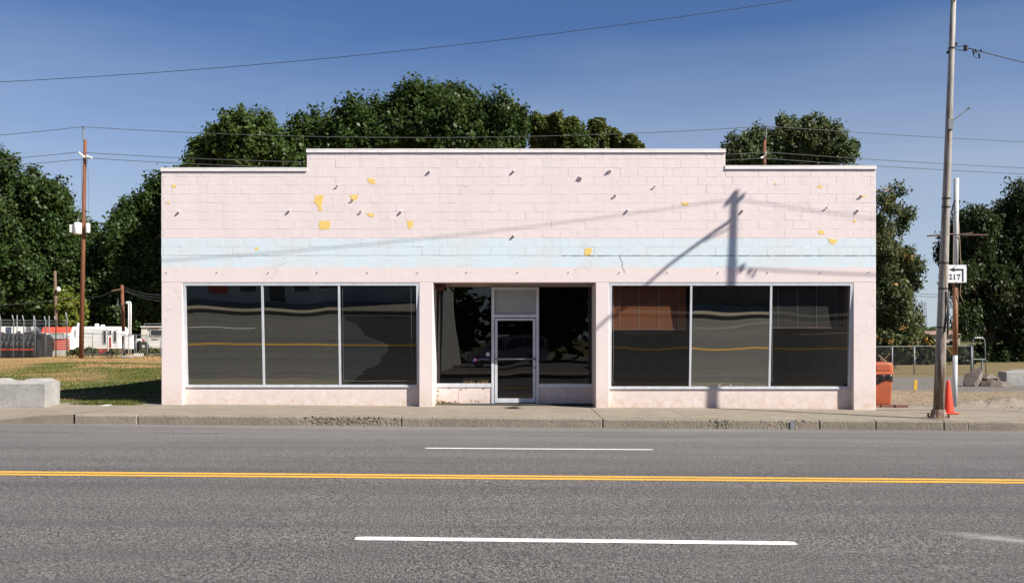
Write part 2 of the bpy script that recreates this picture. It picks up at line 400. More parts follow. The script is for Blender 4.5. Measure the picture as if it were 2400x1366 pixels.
def lamppole():
    t = NT('weathered_lamp_pole'); x, y, z = t.xyz()
    n1 = t.math('ADD', t.noise(2.0, 6, .68, t.vec((6, 6, .5))), t.ramp(t.math('DIVIDE', z, 10), [(0.0, .10), (.34, .0), (.8, -.08)]))
    rust = t.ramp(t.noise(14, 5), [(.3, (.20, .105, .05)), (.7, (.085, .05, .032))])
    col = t.mix(t.ramp(n1, [(.50, 0.0), (.62, 1.0)]), (.32, .295, .26), rust)
    col = t.mix(t.ramp(t.noise(9, 5, .7, t.vec((2, 2, .6))), [(.50, 0.0), (.64, .5)]), col, (.15, .14, .125))
    t.color(col); t.set(Roughness=.65); t.bump(t.noise(40, 4), .35, .006); return t.m
m_lamppole = lamppole()
m_signpole_w = rustpole('white_pole_paint', (.50, .51, .52), (.25, .12, .06), .62, .72)
m_signpole_r = rustpole('rusted_pole', (.34, .18, .09), (.22, .085, .03), .35, .6)
m_signpole_b = rustpole('grey_pole_paint', (.46, .48, .52), (.25, .12, .06), .64, .74)
m_orange = M('orange_plastic', (.40, .088, .030), (.31, .075, .030), scale=3, rough=.55, bump=.15)
m_cone = M('cone_red_orange', (.80, .055, .018), (.68, .045, .016), scale=3, rough=.5)
def bagm():
    t = NT('black_bag'); t.color((.012, .012, .014)); t.set(Roughness=.28); t.bump(t.noise(14, 3, .5, None, 1.0), .5, .02); return t.m
m_bag = bagm()
m_signface = M('sign_white', (.78, .79, .82), (.72, .73, .76), scale=3, rough=.4)
m_ink = M('sign_black', (.012, .012, .02), (.016, .016, .024), rough=.5)
m_brick = M('old_red_brick', (.20, .085, .06), (.13, .06, .045), scale=10, rough=.9)
m_yellowpaint = M('yellow_marker', (.62, .40, .03), (.50, .31, .03), rough=.6)
m_red = M('trailer_red', (.60, .085, .045), (.50, .075, .045), scale=2, rough=.45)
m_rvwhite = M('trailer_white', (.86, .86, .84), (.78, .77, .74), scale=1.5, rough=.45)
m_rvgrey = M('trailer_silver', (.48, .49, .48), (.40, .41, .40), scale=2, rough=.4)
m_rvblue = M('trailer_blue_stripe', (.075, .09, .155), (.06, .075, .13), rough=.5)
m_rvglass = M('trailer_window', (.03, .035, .04), (.05, .055, .06), rough=.12)
m_blackplastic = M('black_polyethylene', (.016, .017, .018), (.022, .023, .024), scale=3, rough=.6, spec=.25)
m_redstripe = M('red_tape', (.60, .05, .03), (.5, .045, .03), rough=.5)
m_tyre = M('tyre_rubber', (.02, .02, .02), (.028, .028, .028), rough=.8)
m_redplastic = M('red_crate', (.38, .05, .045), (.30, .045, .04), rough=.5)

def leaf_mat(name, dark, mid, lite, accent=None, acc=.0):
    t = NT(name); t.t.nodes.remove(t.p)
    g = t.n('NewGeometry')
    col = t.ramp(g.outputs['Random Per Island'], [(0.0, dark), (.5, mid), (1.0, tuple((a + 2 * c) / 3 for a, c in zip(lite, mid)))])
    col = t.mix(t.ramp(t.noise(.33, 3, .6), [(.42, 0.0), (.68, .6)]), col, tuple(c * 1.5 if i == 0 else c * 1.05 for i, c in enumerate(mid)))
    if accent: col = t.mix(t.math('MULTIPLY', t.ramp(t.noise(1.1, 3), [(.60, 0.0), (.68, 1.0)]), t.math('LESS_THAN', g.outputs['Random Per Island'], acc)), col, accent)
    df = t.n('BsdfDiffuse'); t.L(col, df.inputs['Color'])
    tl = t.n('BsdfTranslucent'); t.L(t.mix(.5, col, (.10, .14, .02)), tl.inputs['Color'])
    gl = t.n('BsdfGlossy'); gl.inputs['Roughness'].default_value = .42; gl.inputs['Color'].default_value = (.8, .85, .8, 1)
    m1 = t.n('MixShader'); m1.inputs[0].default_value = .22; t.L(df.outputs[0], m1.inputs[1]); t.L(tl.outputs[0], m1.inputs[2])
    m2 = t.n('MixShader'); m2.inputs[0].default_value = .014; t.L(m1.outputs[0], m2.inputs[1]); t.L(gl.outputs[0], m2.inputs[2])
    t.L(m2.outputs[0], t.o.inputs['Surface'])
    return t.m
m_leafA = leaf_mat('leaf_poplar', (0.022, 0.045, 0.011), (0.043, 0.075, 0.016), (0.090, 0.125, 0.027))
m_leafB = leaf_mat('leaf_maple', (0.018, 0.037, 0.010), (0.033, 0.062, 0.015), (0.070, 0.105, 0.025))
m_leafC = leaf_mat('leaf_poplar_olive', (0.033, 0.053, 0.013), (0.065, 0.090, 0.020), (0.122, 0.144, 0.035))
m_leafD = leaf_mat('leaf_locust', (0.043, 0.065, 0.030), (0.080, 0.110, 0.048), (0.138, 0.169, 0.075))
m_leafE = leaf_mat('leaf_mixed', (0.037, 0.056, 0.022), (0.070, 0.090, 0.035), (0.131, 0.144, 0.062), (0.425, 0.200, 0.044), .5)
m_leafF = leaf_mat('leaf_dark_elm', (0.015, 0.025, 0.010), (0.027, 0.043, 0.015), (0.053, 0.073, 0.027))
m_leafY = leaf_mat('leaf_yellow_green', (0.062, 0.090, 0.015), (0.125, 0.163, 0.025), (0.213, 0.250, 0.037))
m_weed = leaf_mat('weed', (0.044, 0.062, 0.022), (0.081, 0.106, 0.037), (0.150, 0.156, 0.062))
m_blade = leaf_mat('grass_blade', (0.056, 0.081, 0.018), (0.106, 0.138, 0.033), (0.225, 0.225, 0.075))
m_straw = leaf_mat('dry_grass', (0.250, 0.163, 0.075), (0.400, 0.275, 0.125), (0.562, 0.413, 0.213))
m_bark = M('bark', (.07, .05, .038), (.045, .033, .026), scale=6, stretch=(3, 3, .5), rough=.95, bump=.6, bscale=18)

# ================================================================== THE SETTING
# the ground: one sheet to the horizon
g = MB()
xs = [-1500, -400, -150, -80] + [-60 + 2 * i for i in range(61)] + [80, 150, 400, 1500]
ys = [-600, -120, -60, -20, -8, 0, 10, 19, 21.6, 22.4, 22.9, 23.4] + [25 + 2 * i for i in range(45)] + [125, 160, 250, 500, 1200, 2500]
def gh(x, y):
    if y < 22: return -0.55
    b = gz(x, y) - .02
    if x > 8 and y < 62: b -= .10
    return b + .05 * sin(x * .7 + 1.3) * sin(y * .43) * sstep(23.5, 30, y) * (1 - sstep(95, 130, y))
vs = [(x, y, gh(x, y)) for y in ys for x in xs]; nx = len(xs)
g.add(vs, [(j * nx + i, j * nx + i + 1, (j + 1) * nx + i + 1, (j + 1) * nx + i) for j in range(len(ys) - 1) for i in range(nx - 1)])
tag(g.build('ground', m_ground, None, True, (0, 0, 0)), 'flat grassy ground with dry brown patches reaching to the trees', None, None, 'structure')

# the road
g = MB(); KY = 20.0
g.grid(lambda u, v: (-150 + 300 * u, 4.6 + (KY + .06 - 4.6) * v, rz(max(-60, min(60, -150 + 300 * u)))), 60, 8)
tag(g.build('road', m_asphalt, None, False, (0, 12, -.19)), 'grey four lane asphalt road with worn speckled surface', None, None, 'structure')
road = bpy.data.objects['road']
def stripe(name, x0, y0, x1, y1, w, m, dz=.004, jit=.006):
    n = max(2, int(abs(x1 - x0) / .06)); n = min(n, 900); q = random.Random(int(x0 * 77 + y0 * 13)); b = MB(); vs = []
    for i in range(n + 1):
        u = i / n; x = x0 + (x1 - x0) * u; y = y0 + (y1 - y0) * u
        e = 0
        if i == 0 or i == n: e = w * .18
        vs.append((x, y - w / 2 + q.uniform(-jit, jit) + e, rz(x) + dz)); vs.append((x, y + w / 2 + q.uniform(-jit, jit) - e, rz(x) + dz))
    b.add(vs, [(2 * i, 2 * i + 2, 2 * i + 3, 2 * i + 1) for i in range(n)])
    return b.build(name, m, road)
xa, ya = road_pt(0, 1108.5); xb, yb = road_pt(2400, 1128)
sl_y = (yb - ya) / (xb - xa)
for d in (-.112, .112):
    stripe('yellow_line', -45, ya + d + sl_y * (-45 - xa), 45, ya + d + sl_y * (45 - xa), .15, m_pyellow)
xa, ya = road_pt(832, 1261.3); xb, yb = road_pt(1866, 1273)
per = 12.2
for k in (-3, -2, -1, 0, 1, 2):
    stripe('lane_dash', xa + per * k, ya, xb + per * k, yb, .15, m_pwhite)
xa, ya = road_pt(996, 1050); xb, yb = road_pt(1531, 1053.6)
for k in (-3, -2, -1, 0, 1, 2):
    stripe('lane_dash', xa + per * k, ya, xb + per * k, yb, .11, m_pwhite)

# near pavement with its slabs and kerb stones
walk = thing('pavement', None, None); tag(walk, 'cracked tan concrete pavement with broken kerb along the shop', None, None, 'structure')
KT = 0.17                                                # kerb stone depth
def kx(px): return (px - CX) / 115.0
joints = [kx(p) for p in (173, 322, 940, 1412, 1620, 1920, 2052, 2212, 2560, 2900, 3400, 4200)]
q = random.Random(4)
for i in range(len(joints) - 1):
    x0, x1 = joints[i] + .006, joints[i + 1] - .006
    b = MB(); nxs = max(3, int((x1 - x0) / .25)); dz = q.uniform(-.004, .004); tw = q.uniform(-.003, .003)
    back = 23.9 if x0 < 8 else 23.05
    if kx(950) < (x0 + x1) / 2 < kx(1400): back = 25.0
    b.grid(lambda u, v: (x0 + (x1 - x0) * u, KY + KT + .004 + (back - KY - KT) * v, gz(x0 + (x1 - x0) * u, 20) + dz + tw * (u - .5)), nxs, 4)
    n0 = len(b.v)
    # slab edges down to the bedding
    b.add([(x0, KY + KT + .004, gz(x0, 20) + dz - tw * .5), (x0, back, gz(x0, 20) + dz - tw * .5), (x0, back, -.4), (x0, KY + KT + .004, -.4)], [(0, 1, 2, 3)])
    b.add([(x1, KY + KT + .004, gz(x1, 20) + dz + tw * .5), (x1, back, gz(x1, 20) + dz + tw * .5), (x1, back, -.4), (x1, KY + KT + .004, -.4)], [(3, 2, 1, 0)])
    b.add([(x0, KY + KT + .004, gz(x0, 20) + dz - tw * .5), (x1, KY + KT + .004, gz(x1, 20) + dz + tw * .5), (x1, KY + KT + .004, -.4), (x0, KY + KT + .004, -.4)], [(0, 3, 2, 1)])
    b.build('paving_slab', m_walk, walk)
def chip(x):                                             # how broken the kerb is along x
    c = max(0, 1 - abs(x - kx(815)) / 1.05) ** .5
    c = max(c, .75 * max(0, 1 - abs(x - kx(1690)) / .35), .5 * max(0, 1 - abs(x - kx(1830)) / .6), .3 * max(0, 1 - abs(x - kx(1000)) / .5))
    return c
kj = [kx(p) for p in (173, 322, 940, 1412, 1680, 1920, 2052, 2212, 2270, 2560, 2900, 3400, 4200)]
for i in range(len(kj) - 1):
    x0, x1 = kj[i] + .007, kj[i + 1] - .007
    step = .022 if i < 8 else .2
    n = max(4, int((x1 - x0) / step)); q = random.Random(40 + i); b = MB(); vs = []
    prof = [(KT, 0.0), (KT * .5, 0.0), (.03, 0.0), (.010, -.012), (0, -.035), (0, -.07), (0, -.11), (0, -.15), (0, -.30)]
    dz = q.uniform(-.003, .003); dy = q.uniform(-.004, .004)
    for k in range(n + 1):
        x = x0 + (x1 - x0) * k / n; c = chip(x); ez = .0
        if k in (0, n): ez = .012
        for j, (yy, zz) in enumerate(prof):
            jy = q.uniform(-.002, .003); jz = q.uniform(-.003, .002)
            if 2 <= j <= 7:
                jy += c * (.02 + q.uniform(0, .03)) * (1.2 if j < 5 else .8) + ez
                jz -= c * q.uniform(0, .03) * (j < 4) + ez * (j < 4)
            vs.append((x, KY + dy + yy + jy, gz(x, 20) + dz + zz + jz + .002))
    m_ = len(prof)
    b.add(vs, [(k * m_ + j, k * m_ + j + 1, (k + 1) * m_ + j + 1, (k + 1) * m_ + j) for k in range(n) for j in range(m_ - 1)])
    b.add(vs[:m_] + [(x0, KY + KT, -.3)], [tuple(range(m_ + 1))][::-1]); b.add(vs[-m_:] + [(x1, KY + KT, -.3)], [tuple(range(m_, -1, -1))])
    b.build('kerb_stone', m_kerbnew if i == 0 else m_kerb, walk)
b = MB(); q = random.Random(61)                          # bare aggregate where the kerb face has broken away
for k in range(420):
    px_ = q.gauss(815, 62) if k < 300 else (q.gauss(1690, 14) if k < 350 else q.gauss(1880, 40))
    x = kx(px_); c_ = chip(x)
    if c_ < .08: continue
    r_ = q.uniform(.008, .024); zz = gz(x, 20) - .175 * q.random() ** .9
    b.lump((x, KY + .012 + c_ * .02, zz), r_, k, 2, (1.2, 1, .9), .3)
o = b.build('broken_aggregate', m_kerb, walk); o['kind'] = 'stuff'
# drive apron on the left, dropping to the road
b = MB()
def apron(u, v):
    x = -60 + (joints[0] - .008 + 60) * (u ** .35); y = KY + (23.3 - KY) * v
    top = gz(x, 20); low = rz(x) + .025
    drop = sstep(0, 2.3, joints[0] - x)
    z = top - (top - low) * drop * (1 - sstep(0, .75, v))
    if v == 0: pass
    return (x, y, z)
b.grid(apron, 60, 14)
b.add([apron(u / 60, 0) for u in range(61)] + [(apron(u / 60, 0)[0], KY, -.4) for u in range(61)], [(k, 61 + k, 62 + k, k + 1) for k in range(60)])
b.build('drive_apron', m_walk, walk, True)
# chalk box, blue utility spray and white litter on the pavement
b = MB(); cz = lambda x: gz(x, 20) + .006
p = [(kx(1826) - .0, 20.62), (kx(1838), 20.30), (kx(1858), 20.28), (kx(1872), 20.32), (kx(1862), 20.60)]
for (xA, yA), (xB, yB) in ((p[0], p[1]), (p[1], p[2]), (p[3], p[4])):
    d = Vector((xB - xA, yB - yA)).normalized(); nn = Vector((-d.y, d.x)) * .022
    b.add([(xA + nn.x, yA + nn.y, cz(xA)), (xA - nn.x, yA - nn.y, cz(xA)), (xB - nn.x, yB - nn.y, cz(xB)), (xB + nn.x, yB + nn.y, cz(xB))], [(0, 1, 2, 3)])
b.build('chalk_mark', m_chalk, walk)
b = MB(); x = kx(1857)
b.add([(x - .04, KY - .012, gz(x, 20) - .005), (x + .045, KY - .012, gz(x, 20) - .005), (x + .035, KY - .010, gz(x, 20) - .188), (x - .045, KY - .010, gz(x, 20) - .186)], [(0, 3, 2, 1)])
b.build('blue_spray_mark', m_bluespray, walk)

# opposite pavement and the lot the photographer stands on
b = MB(); b.grid(lambda u, v: (-80 + 160 * u, 1.2 + 3.4 * v, -.03 + SL * max(-30, min(30, -80 + 160 * u))), 40, 1)
n = 40
b.add([(-80 + 160 * k / n, 4.6, -.03 + SL * max(-30, min(30, -80 + 160 * k / n))) for k in range(n + 1)] + [(-80 + 160 * k / n, 4.6, -.6) for k in range(n + 1)],
      [(k, n + 1 + k, n + 2 + k, k + 1) for k in range(n)])
o = b.build('opposite_pavement', m_walk, None, False, (0, 3, 0)); tag(o, 'sunlit concrete pavement on the far kerb, mirrored in the shop windows', None, None, 'structure')
b = MB(); b.grid(lambda u, v: (-80 + 160 * u, -40 + 41.2 * v, -.05 + SL * max(-30, min(30, -80 + 160 * u))), 20, 4)
o = b.build('parking_lot', M('lot_asphalt', (.16, .15, .135), (.12, .112, .10), scale=1.2, bump=.4), None, False, (0, -20, 0))
tag(o, 'dusty car park across the street, mirrored in the entrance glass', None, None, 'structure')

# dirt and gravel lot to the right of the shop, with a dug-up edge
b = MB()
def dirt(u, v):
    x = 8.55 + 40 * u ** 1.3; y = 23.02 + 38 * v ** 1.6
    z = gz(x, y) + .004
    q = sin(x * 3.1 + sin(y * 2.3)) * .5 + sin(x * 7.7 + y * 5.1) * .3 + sin(x * 13.1 - y * 9.7) * .2
    ridge = math.exp(-((y - 25.0 - .25 * sin(x * .9)) / .28) ** 2) * sstep(10.9, 11.5, x) * (.15 + .09 * (q + .8 * sin(x * 23.7 + y * 19.3)))
    q += .5 * sin(x * 29.3 + y * 17.1) + .5 * sin(x * 41.7 - y * 33.3)
    ridge += math.exp(-((y - 27.6 + .3 * sin(x)) / .8) ** 2) * (1 - sstep(10.3, 11.2, x)) * (.13 + .06 * q)
    ridge -= math.exp(-((y - 24.4) / .22) ** 2) * sstep(10.9, 11.5, x) * .03
    return (x, y, z + ridge + .008 * q * sstep(23.3, 24.2, y))
b.grid(dirt, 220, 200)
o = b.build('dirt_lot', m_dirt, None, True, (12, 24, 0)); tag(o, 'sandy dirt and gravel lot with a dug up edge right of the shop', None, None, 'structure')

q = random.Random(77); b = MB()
for k in range(1500):                                    # loose stones and clods
    x = 8.8 + 12 * q.random() ** 1.3
    c_ = q.random()
    y = 25.0 + q.gauss(0, .45) if c_ < .4 and x > 10.8 else (27.6 + q.gauss(0, .7) if c_ < .6 and x < 11.4 else 23.2 + 12 * q.random())
    r_ = .012 + .04 * q.random() ** 3; u = ((x - 8.55) / 40) ** (1 / 1.3); v = (max(0, y - 23.03) / 38) ** (1 / 1.6)
    z = dirt(u, v)[2]; w = [r_ * q.uniform(.6, 1.3) for _ in range(6)]
    b.add([(x - w[0], y, z), (x, y - w[1], z), (x + w[2], y, z), (x, y + w[3], z), (x + r_ * .2, y, z + w[4] * .9), (x, y, z - .02)], [(0, 1, 4), (1, 2, 4), (2, 3, 4), (3, 0, 4)])
tag(b.build('gravel', m_rubble, None, False, (12, 25, 0)), 'loose stones and clods scattered over the dirt lot', 'gravel', None, 'stuff')

# ================================================================== THE PINK SHOP
D = 23.0
def fx(px): return (px - CX) * D / F
def fz(row): return EYE - (row - HZ) * D / F
shop = thing('shop_building', 'vacant pink painted block shop with pale blue band and stepped parapet', 'building', (0, D, 0))
XL, XR = fx(378), fx(2053); XS0, XS1 = fx(719), fx(1700)
ZB = fz(558)                                             # top of the blue band, a joint line
CH = .205; ZLOW = fz(398); ZLOWR = fz(393); ZTOP = fz(353); ZLB = ZB - 2 * CH; ZLIN = fz(662)
BK = 42.0
b = MB()                                                 # masonry core behind the blocks
b.box(XL, XR, D + .004, D + .2, ZLB, ZLOW - .02)
b.box(XS0, XS1, D + .004, D + .2, ZLOW - .02, ZTOP - .02)
b.box(XS1, XR, D + .0042, D + .2, ZLOW - .02, ZLOWR - .02)
b.build('wall_core', m_joint, shop)
b = MB(); b.cbox(XL, XR, D, D + .35, ZLIN, ZLB - .006, .008); b.build('lintel_beam', m_wall, shop)
for a, c, back in ((378, 428, .42), (982, 1015, 1.10), (1396, 1428, 1.10), (2000, 2053, .42)):
    b = MB(); b.cbox(fx(a), fx(c), D, D + back, -.5, ZLIN - .003, .012); b.build('pilaster', m_wall, shop)
b = MB()
b.box(XL, XL + .2, D + .42, BK, -.5, ZLOW - .05); b.box(XL, XL + .2, D + .2, D + .42, ZLIN, ZLOW - .05)
b.build('side_wall', m_side, shop)
b = MB()
b.box(XR - .2, XR, D + .42, BK, -.5, ZLOW - .05); b.box(XR - .2, XR, D + .2, D + .42, ZLIN, ZLOW - .05)
b.build('side_wall', m_side, shop)
b = MB(); b.box(XL + .2, XR - .2, BK - .2, BK, -.5, ZLOW - .3); b.build('rear_wall', m_side, shop)
b = MB(); b.box(XL + .2, XR - .2, D + .2, BK - .2, ZLB - .1, ZLB); b.build('roof', M('roof_felt', (.2, .2, .2)), shop)
# coping strips, each length of metal a piece
def coping(px0, px1, row, segs):
    cuts = [fx(px0) - .012] + [fx(s) for s in segs] + [fx(px1) + .012]
    for i in range(len(cuts) - 1):
        b = MB(); z = fz(row)
        b.prism([(0, 0), (1, 0), (1, 1), (0, 1)], 0, 1); b = MB()
        x0, x1 = cuts[i] + .002, cuts[i + 1] - .002
        pr = [(-.022, -.082), (-.030, -.074), (-.026, 0), (.215, .004), (.215, -.06), (.205, -.06)]
        pr = [(-.030, -.088), (-.030, -.070), (-.020, -.064), (-.020, 0), (.215, .004), (.215, -.08)]
        vs = [(x0, D + y, z + zz) for y, zz in pr] + [(x1, D + y, z + zz) for y, zz in pr]; k = len(pr)
        b.add(vs, [(j, j + k, (j + 1) % k + k, (j + 1) % k)[::-1] for j in range(k)] + [tuple(range(k))[::-1], tuple(range(k, 2 * k))][::1])
        b.build('coping', m_coping, shop)
coping(378, 719, 393, [480]); coping(719, 1700, 349, [738, 977, 1218, 1460]); coping(1700, 2053, 388, [1805])
# blocks
cache = {}
def block_mesh(w, h):
    key = (round(w, 3), round(h, 3))
    if key not in cache:
        b = MB(); e = .006
        o_ = [(-w / 2, -h / 2), (w / 2, -h / 2), (w / 2, h / 2), (-w / 2, h / 2)]
        i_ = [(-w / 2 + e, -h / 2 + e), (w / 2 - e, -h / 2 + e), (w / 2 - e, h / 2 - e), (-w / 2 + e, h / 2 - e)]
        vs = [(x, 0, z) for x, z in i_] + [(x, .0018, z) for x, z in o_] + [(x, .03, z) for x, z in o_]
        fs = [(0, 1, 2, 3)]
        for k in range(4):
            l = (k + 1) % 4; fs.append((4 + k, 4 + l, l, k)); fs.append((8 + k, 8 + l, 4 + l, 4 + k))
        b.add(vs, fs); cache[key] = (b, b.mesh('block', m_wall))
    return cache[key]
BWID = .4045; blocks = []
q = random.Random(8)
for n_ in range(-2, 11):
    z0 = ZB + n_ * CH; z1 = z0 + CH
    spans = [(XL, XR, ZLOW - .05)]
    if n_ >= 7: spans = [(XL, XS0, ZLOW - .05), (XS0, XS1, ZTOP - .05), (XS1, XR, ZLOWR - .05)]
    for a, c, top in spans:
        zt = min(z1, top)
        if zt - z0 < .04: continue
        k0 = math.floor((a - XL) / BWID) - 1; off = (n_ % 2) * BWID / 2 + .04
        for k in range(k0, k0 + 46):
            x0 = max(a, XL + k * BWID + off); x1 = min(c, XL + (k + 1) * BWID + off)
            if x1 - x0 < .05: continue
            wj = q.choice((.0015, .0025, .0035, .0055))
            blocks.append((x0, x1, z0, zt, wj))
blocks.sort(key=lambda t: ((t[0] + t[1]) / 2) ** 2 + ((t[2] + t[3]) / 2 - EYE) ** 2)
rest = MB()
for i, (x0, x1, z0, z1, wj) in enumerate(blocks):
    bm_, me = block_mesh(x1 - x0 - wj, z1 - z0 - wj)
    loc = Vector(((x0 + x1) / 2 + q.uniform(-.002, .002), D + q.uniform(-.001, .0012), (z0 + z1) / 2 + q.uniform(-.0015, .0015)))
    rot = (q.uniform(-.006, .006), q.uniform(-.003, .003), q.uniform(-.006, .006))
    if i < 300: link('block', me, shop, loc - wloc(shop), rot).scale.y = q.uniform(.15, 1.15)
    else:
        mt = Matrix.Translation(loc) @ Euler(rot).to_matrix().to_4x4()
        rest.add([mt @ Vector(v) for v in bm_.v], bm_.f)
o = rest.build('block_courses', m_wall, shop); o['kind'] = 'stuff'
# yellow patches where the pink paint has come off
patches = [
    [(402, 434), (407, 431), (413, 435), (412, 440), (405, 441)], [(391, 473), (397, 471), (398, 478), (392, 478)],
    [(738, 459), (759, 458), (757, 470), (753, 480), (755, 494), (747, 494), (744, 482), (735, 474)],
    [(820, 457), (840, 456), (839, 465), (829, 472), (823, 468)], [(861, 418), (877, 419), (880, 433), (871, 431), (863, 427)],
    [(858, 499), (877, 501), (876, 508), (866, 508)], [(749, 518), (772, 517), (774, 527), (771, 537), (750, 538), (747, 528)],
    [(953, 517), (968, 518), (968, 528), (963, 536), (956, 534)], [(597, 580), (608, 580), (606, 585), (598, 587)],
    [(1371, 582), (1388, 582), (1387, 590), (1384, 598), (1369, 598)], [(1597, 474), (1614, 475), (1613, 481), (1599, 481)],
    [(1914, 437), (1921, 435), (1928, 438), (1927, 443), (1920, 441)], [(2012, 458), (2022, 459), (2030, 456), (2024, 463), (2014, 462)],
    [(1917, 541), (1925, 539), (1931, 542), (1931, 549), (1918, 549)], [(1942, 559), (1966, 561), (1955, 573), (1945, 570)],
    [(1999, 517), (2006, 515), (2007, 520), (2000, 522)], [(1815, 430), (1819, 428), (1820, 432), (1814, 433)]]
for pt in patches:
    b = MB(); q = random.Random(pt[0][0]); poly = []
    for i in range(len(pt)):
        a, c = pt[i], pt[(i + 1) % len(pt)]
        for k in range(3):
            u = k / 3; poly.append((fx(a[0] + (c[0] - a[0]) * u + (q.uniform(-.9, .9) if k else 0)), fz(a[1] + (c[1] - a[1]) * u + (q.uniform(-.9, .9) if k else 0))))
    poly = poly[::-1]
    b.prism(poly, D - .0035, D + .006)
    o = b.build('bare_paint_patch', m_yellow, shop); o['label'] = 'old yellow paint showing through the pink'
# peeling paint curls and bits
def flake(px, row, s, seed):
    q = random.Random(seed); b = MB(); x, z = fx(px), fz(row)
    b.add([(x - s, D - .006, z - s * .3), (x + s * .6, D - .008, z - s * .8), (x + s, D - .05, z + s * .4), (x - s * .2, D - .06, z + s * .9),
           (x, D - .012, z)], [(0, 1, 4), (1, 2, 4), (2, 3, 4), (3, 0, 4)])
    b.build('paint_curl', m_wall, shop)
for i, (a, c, s) in enumerate([(1356, 421, .075), (1440, 460, .04), (1005, 404, .04), (1428, 403, .05), (845, 497, .035), (825, 470, .04), (1935, 488, .03), (2015, 462, .05), (790, 437, .03), (1533, 438, .03)]): flake(a, c, s, i)
# sign pegs: three rows of standoffs left in the wall
def peg_mesh(r, l):
    b = MB(); b.tube([(0, .01, 0), (0, -l * .7, .004), (0, -l, .012)], [r, r, r * .8], 8); return b.mesh('sign_peg', m_peg, True)
pm = peg_mesh(.026, .05); pm2 = peg_mesh(.010, .03)
for a, c in ((419, 497), (678, 494), (940, 496), (1006, 403), (1204, 402), (1470, 494), (1740, 494), (2010, 494), (1204, 553), (1427, 402)):
    link('sign_peg', pm, shop, Vector((fx(a), D, fz(c))) - wloc(shop), (q.uniform(-.15, .15), 0, q.uniform(-.15, .15)))
for k in range(15):
    a = 392 + k * 117.6 + rnd.uniform(-4, 4)
    if k == 14: a = 2037
    link('sign_peg', pm2, shop, Vector((fx(a), D, fz(637.5))) - wloc(shop), (q.uniform(-.2, .2), 0, q.uniform(-.2, .2)))
# thin horizontal crack in the blue band on the right, stepped crack below it
b = MB(); z = ZLB - .001; pts = []
for k in range(90):
    x = fx(1318) + (XR - fx(1318)) * k / 89; pts.append((x, z + rnd.uniform(-.003, .003)))
for i in range(89):
    w = .004 + .005 * rnd.random()
    b.add([(pts[i][0], D - .004, pts[i][1] - w), (pts[i + 1][0], D - .004, pts[i + 1][1] - w), (pts[i + 1][0], D - .004, pts[i + 1][1] + w), (pts[i][0], D - .004, pts[i][1] + w)], [(0, 1, 2, 3)])
cr = [(1452, 602), (1454, 607), (1458, 612), (1459, 620), (1458, 626), (1462, 632), (1464, 639)]
for i in range(6):
    (a, c), (e, f_) = cr[i], cr[i + 1]
    b.add([(fx(a) - .006, D - .003, fz(c)), (fx(e) - .006, D - .003, fz(f_)), (fx(e) + .005, D - .003, fz(f_)), (fx(a) + .006, D - .003, fz(c))], [(0, 1, 2, 3)])
b.build('wall_crack', M('crack_shadow_dirt', (.12, .115, .11), (.2, .19, .18), scale=20), shop)

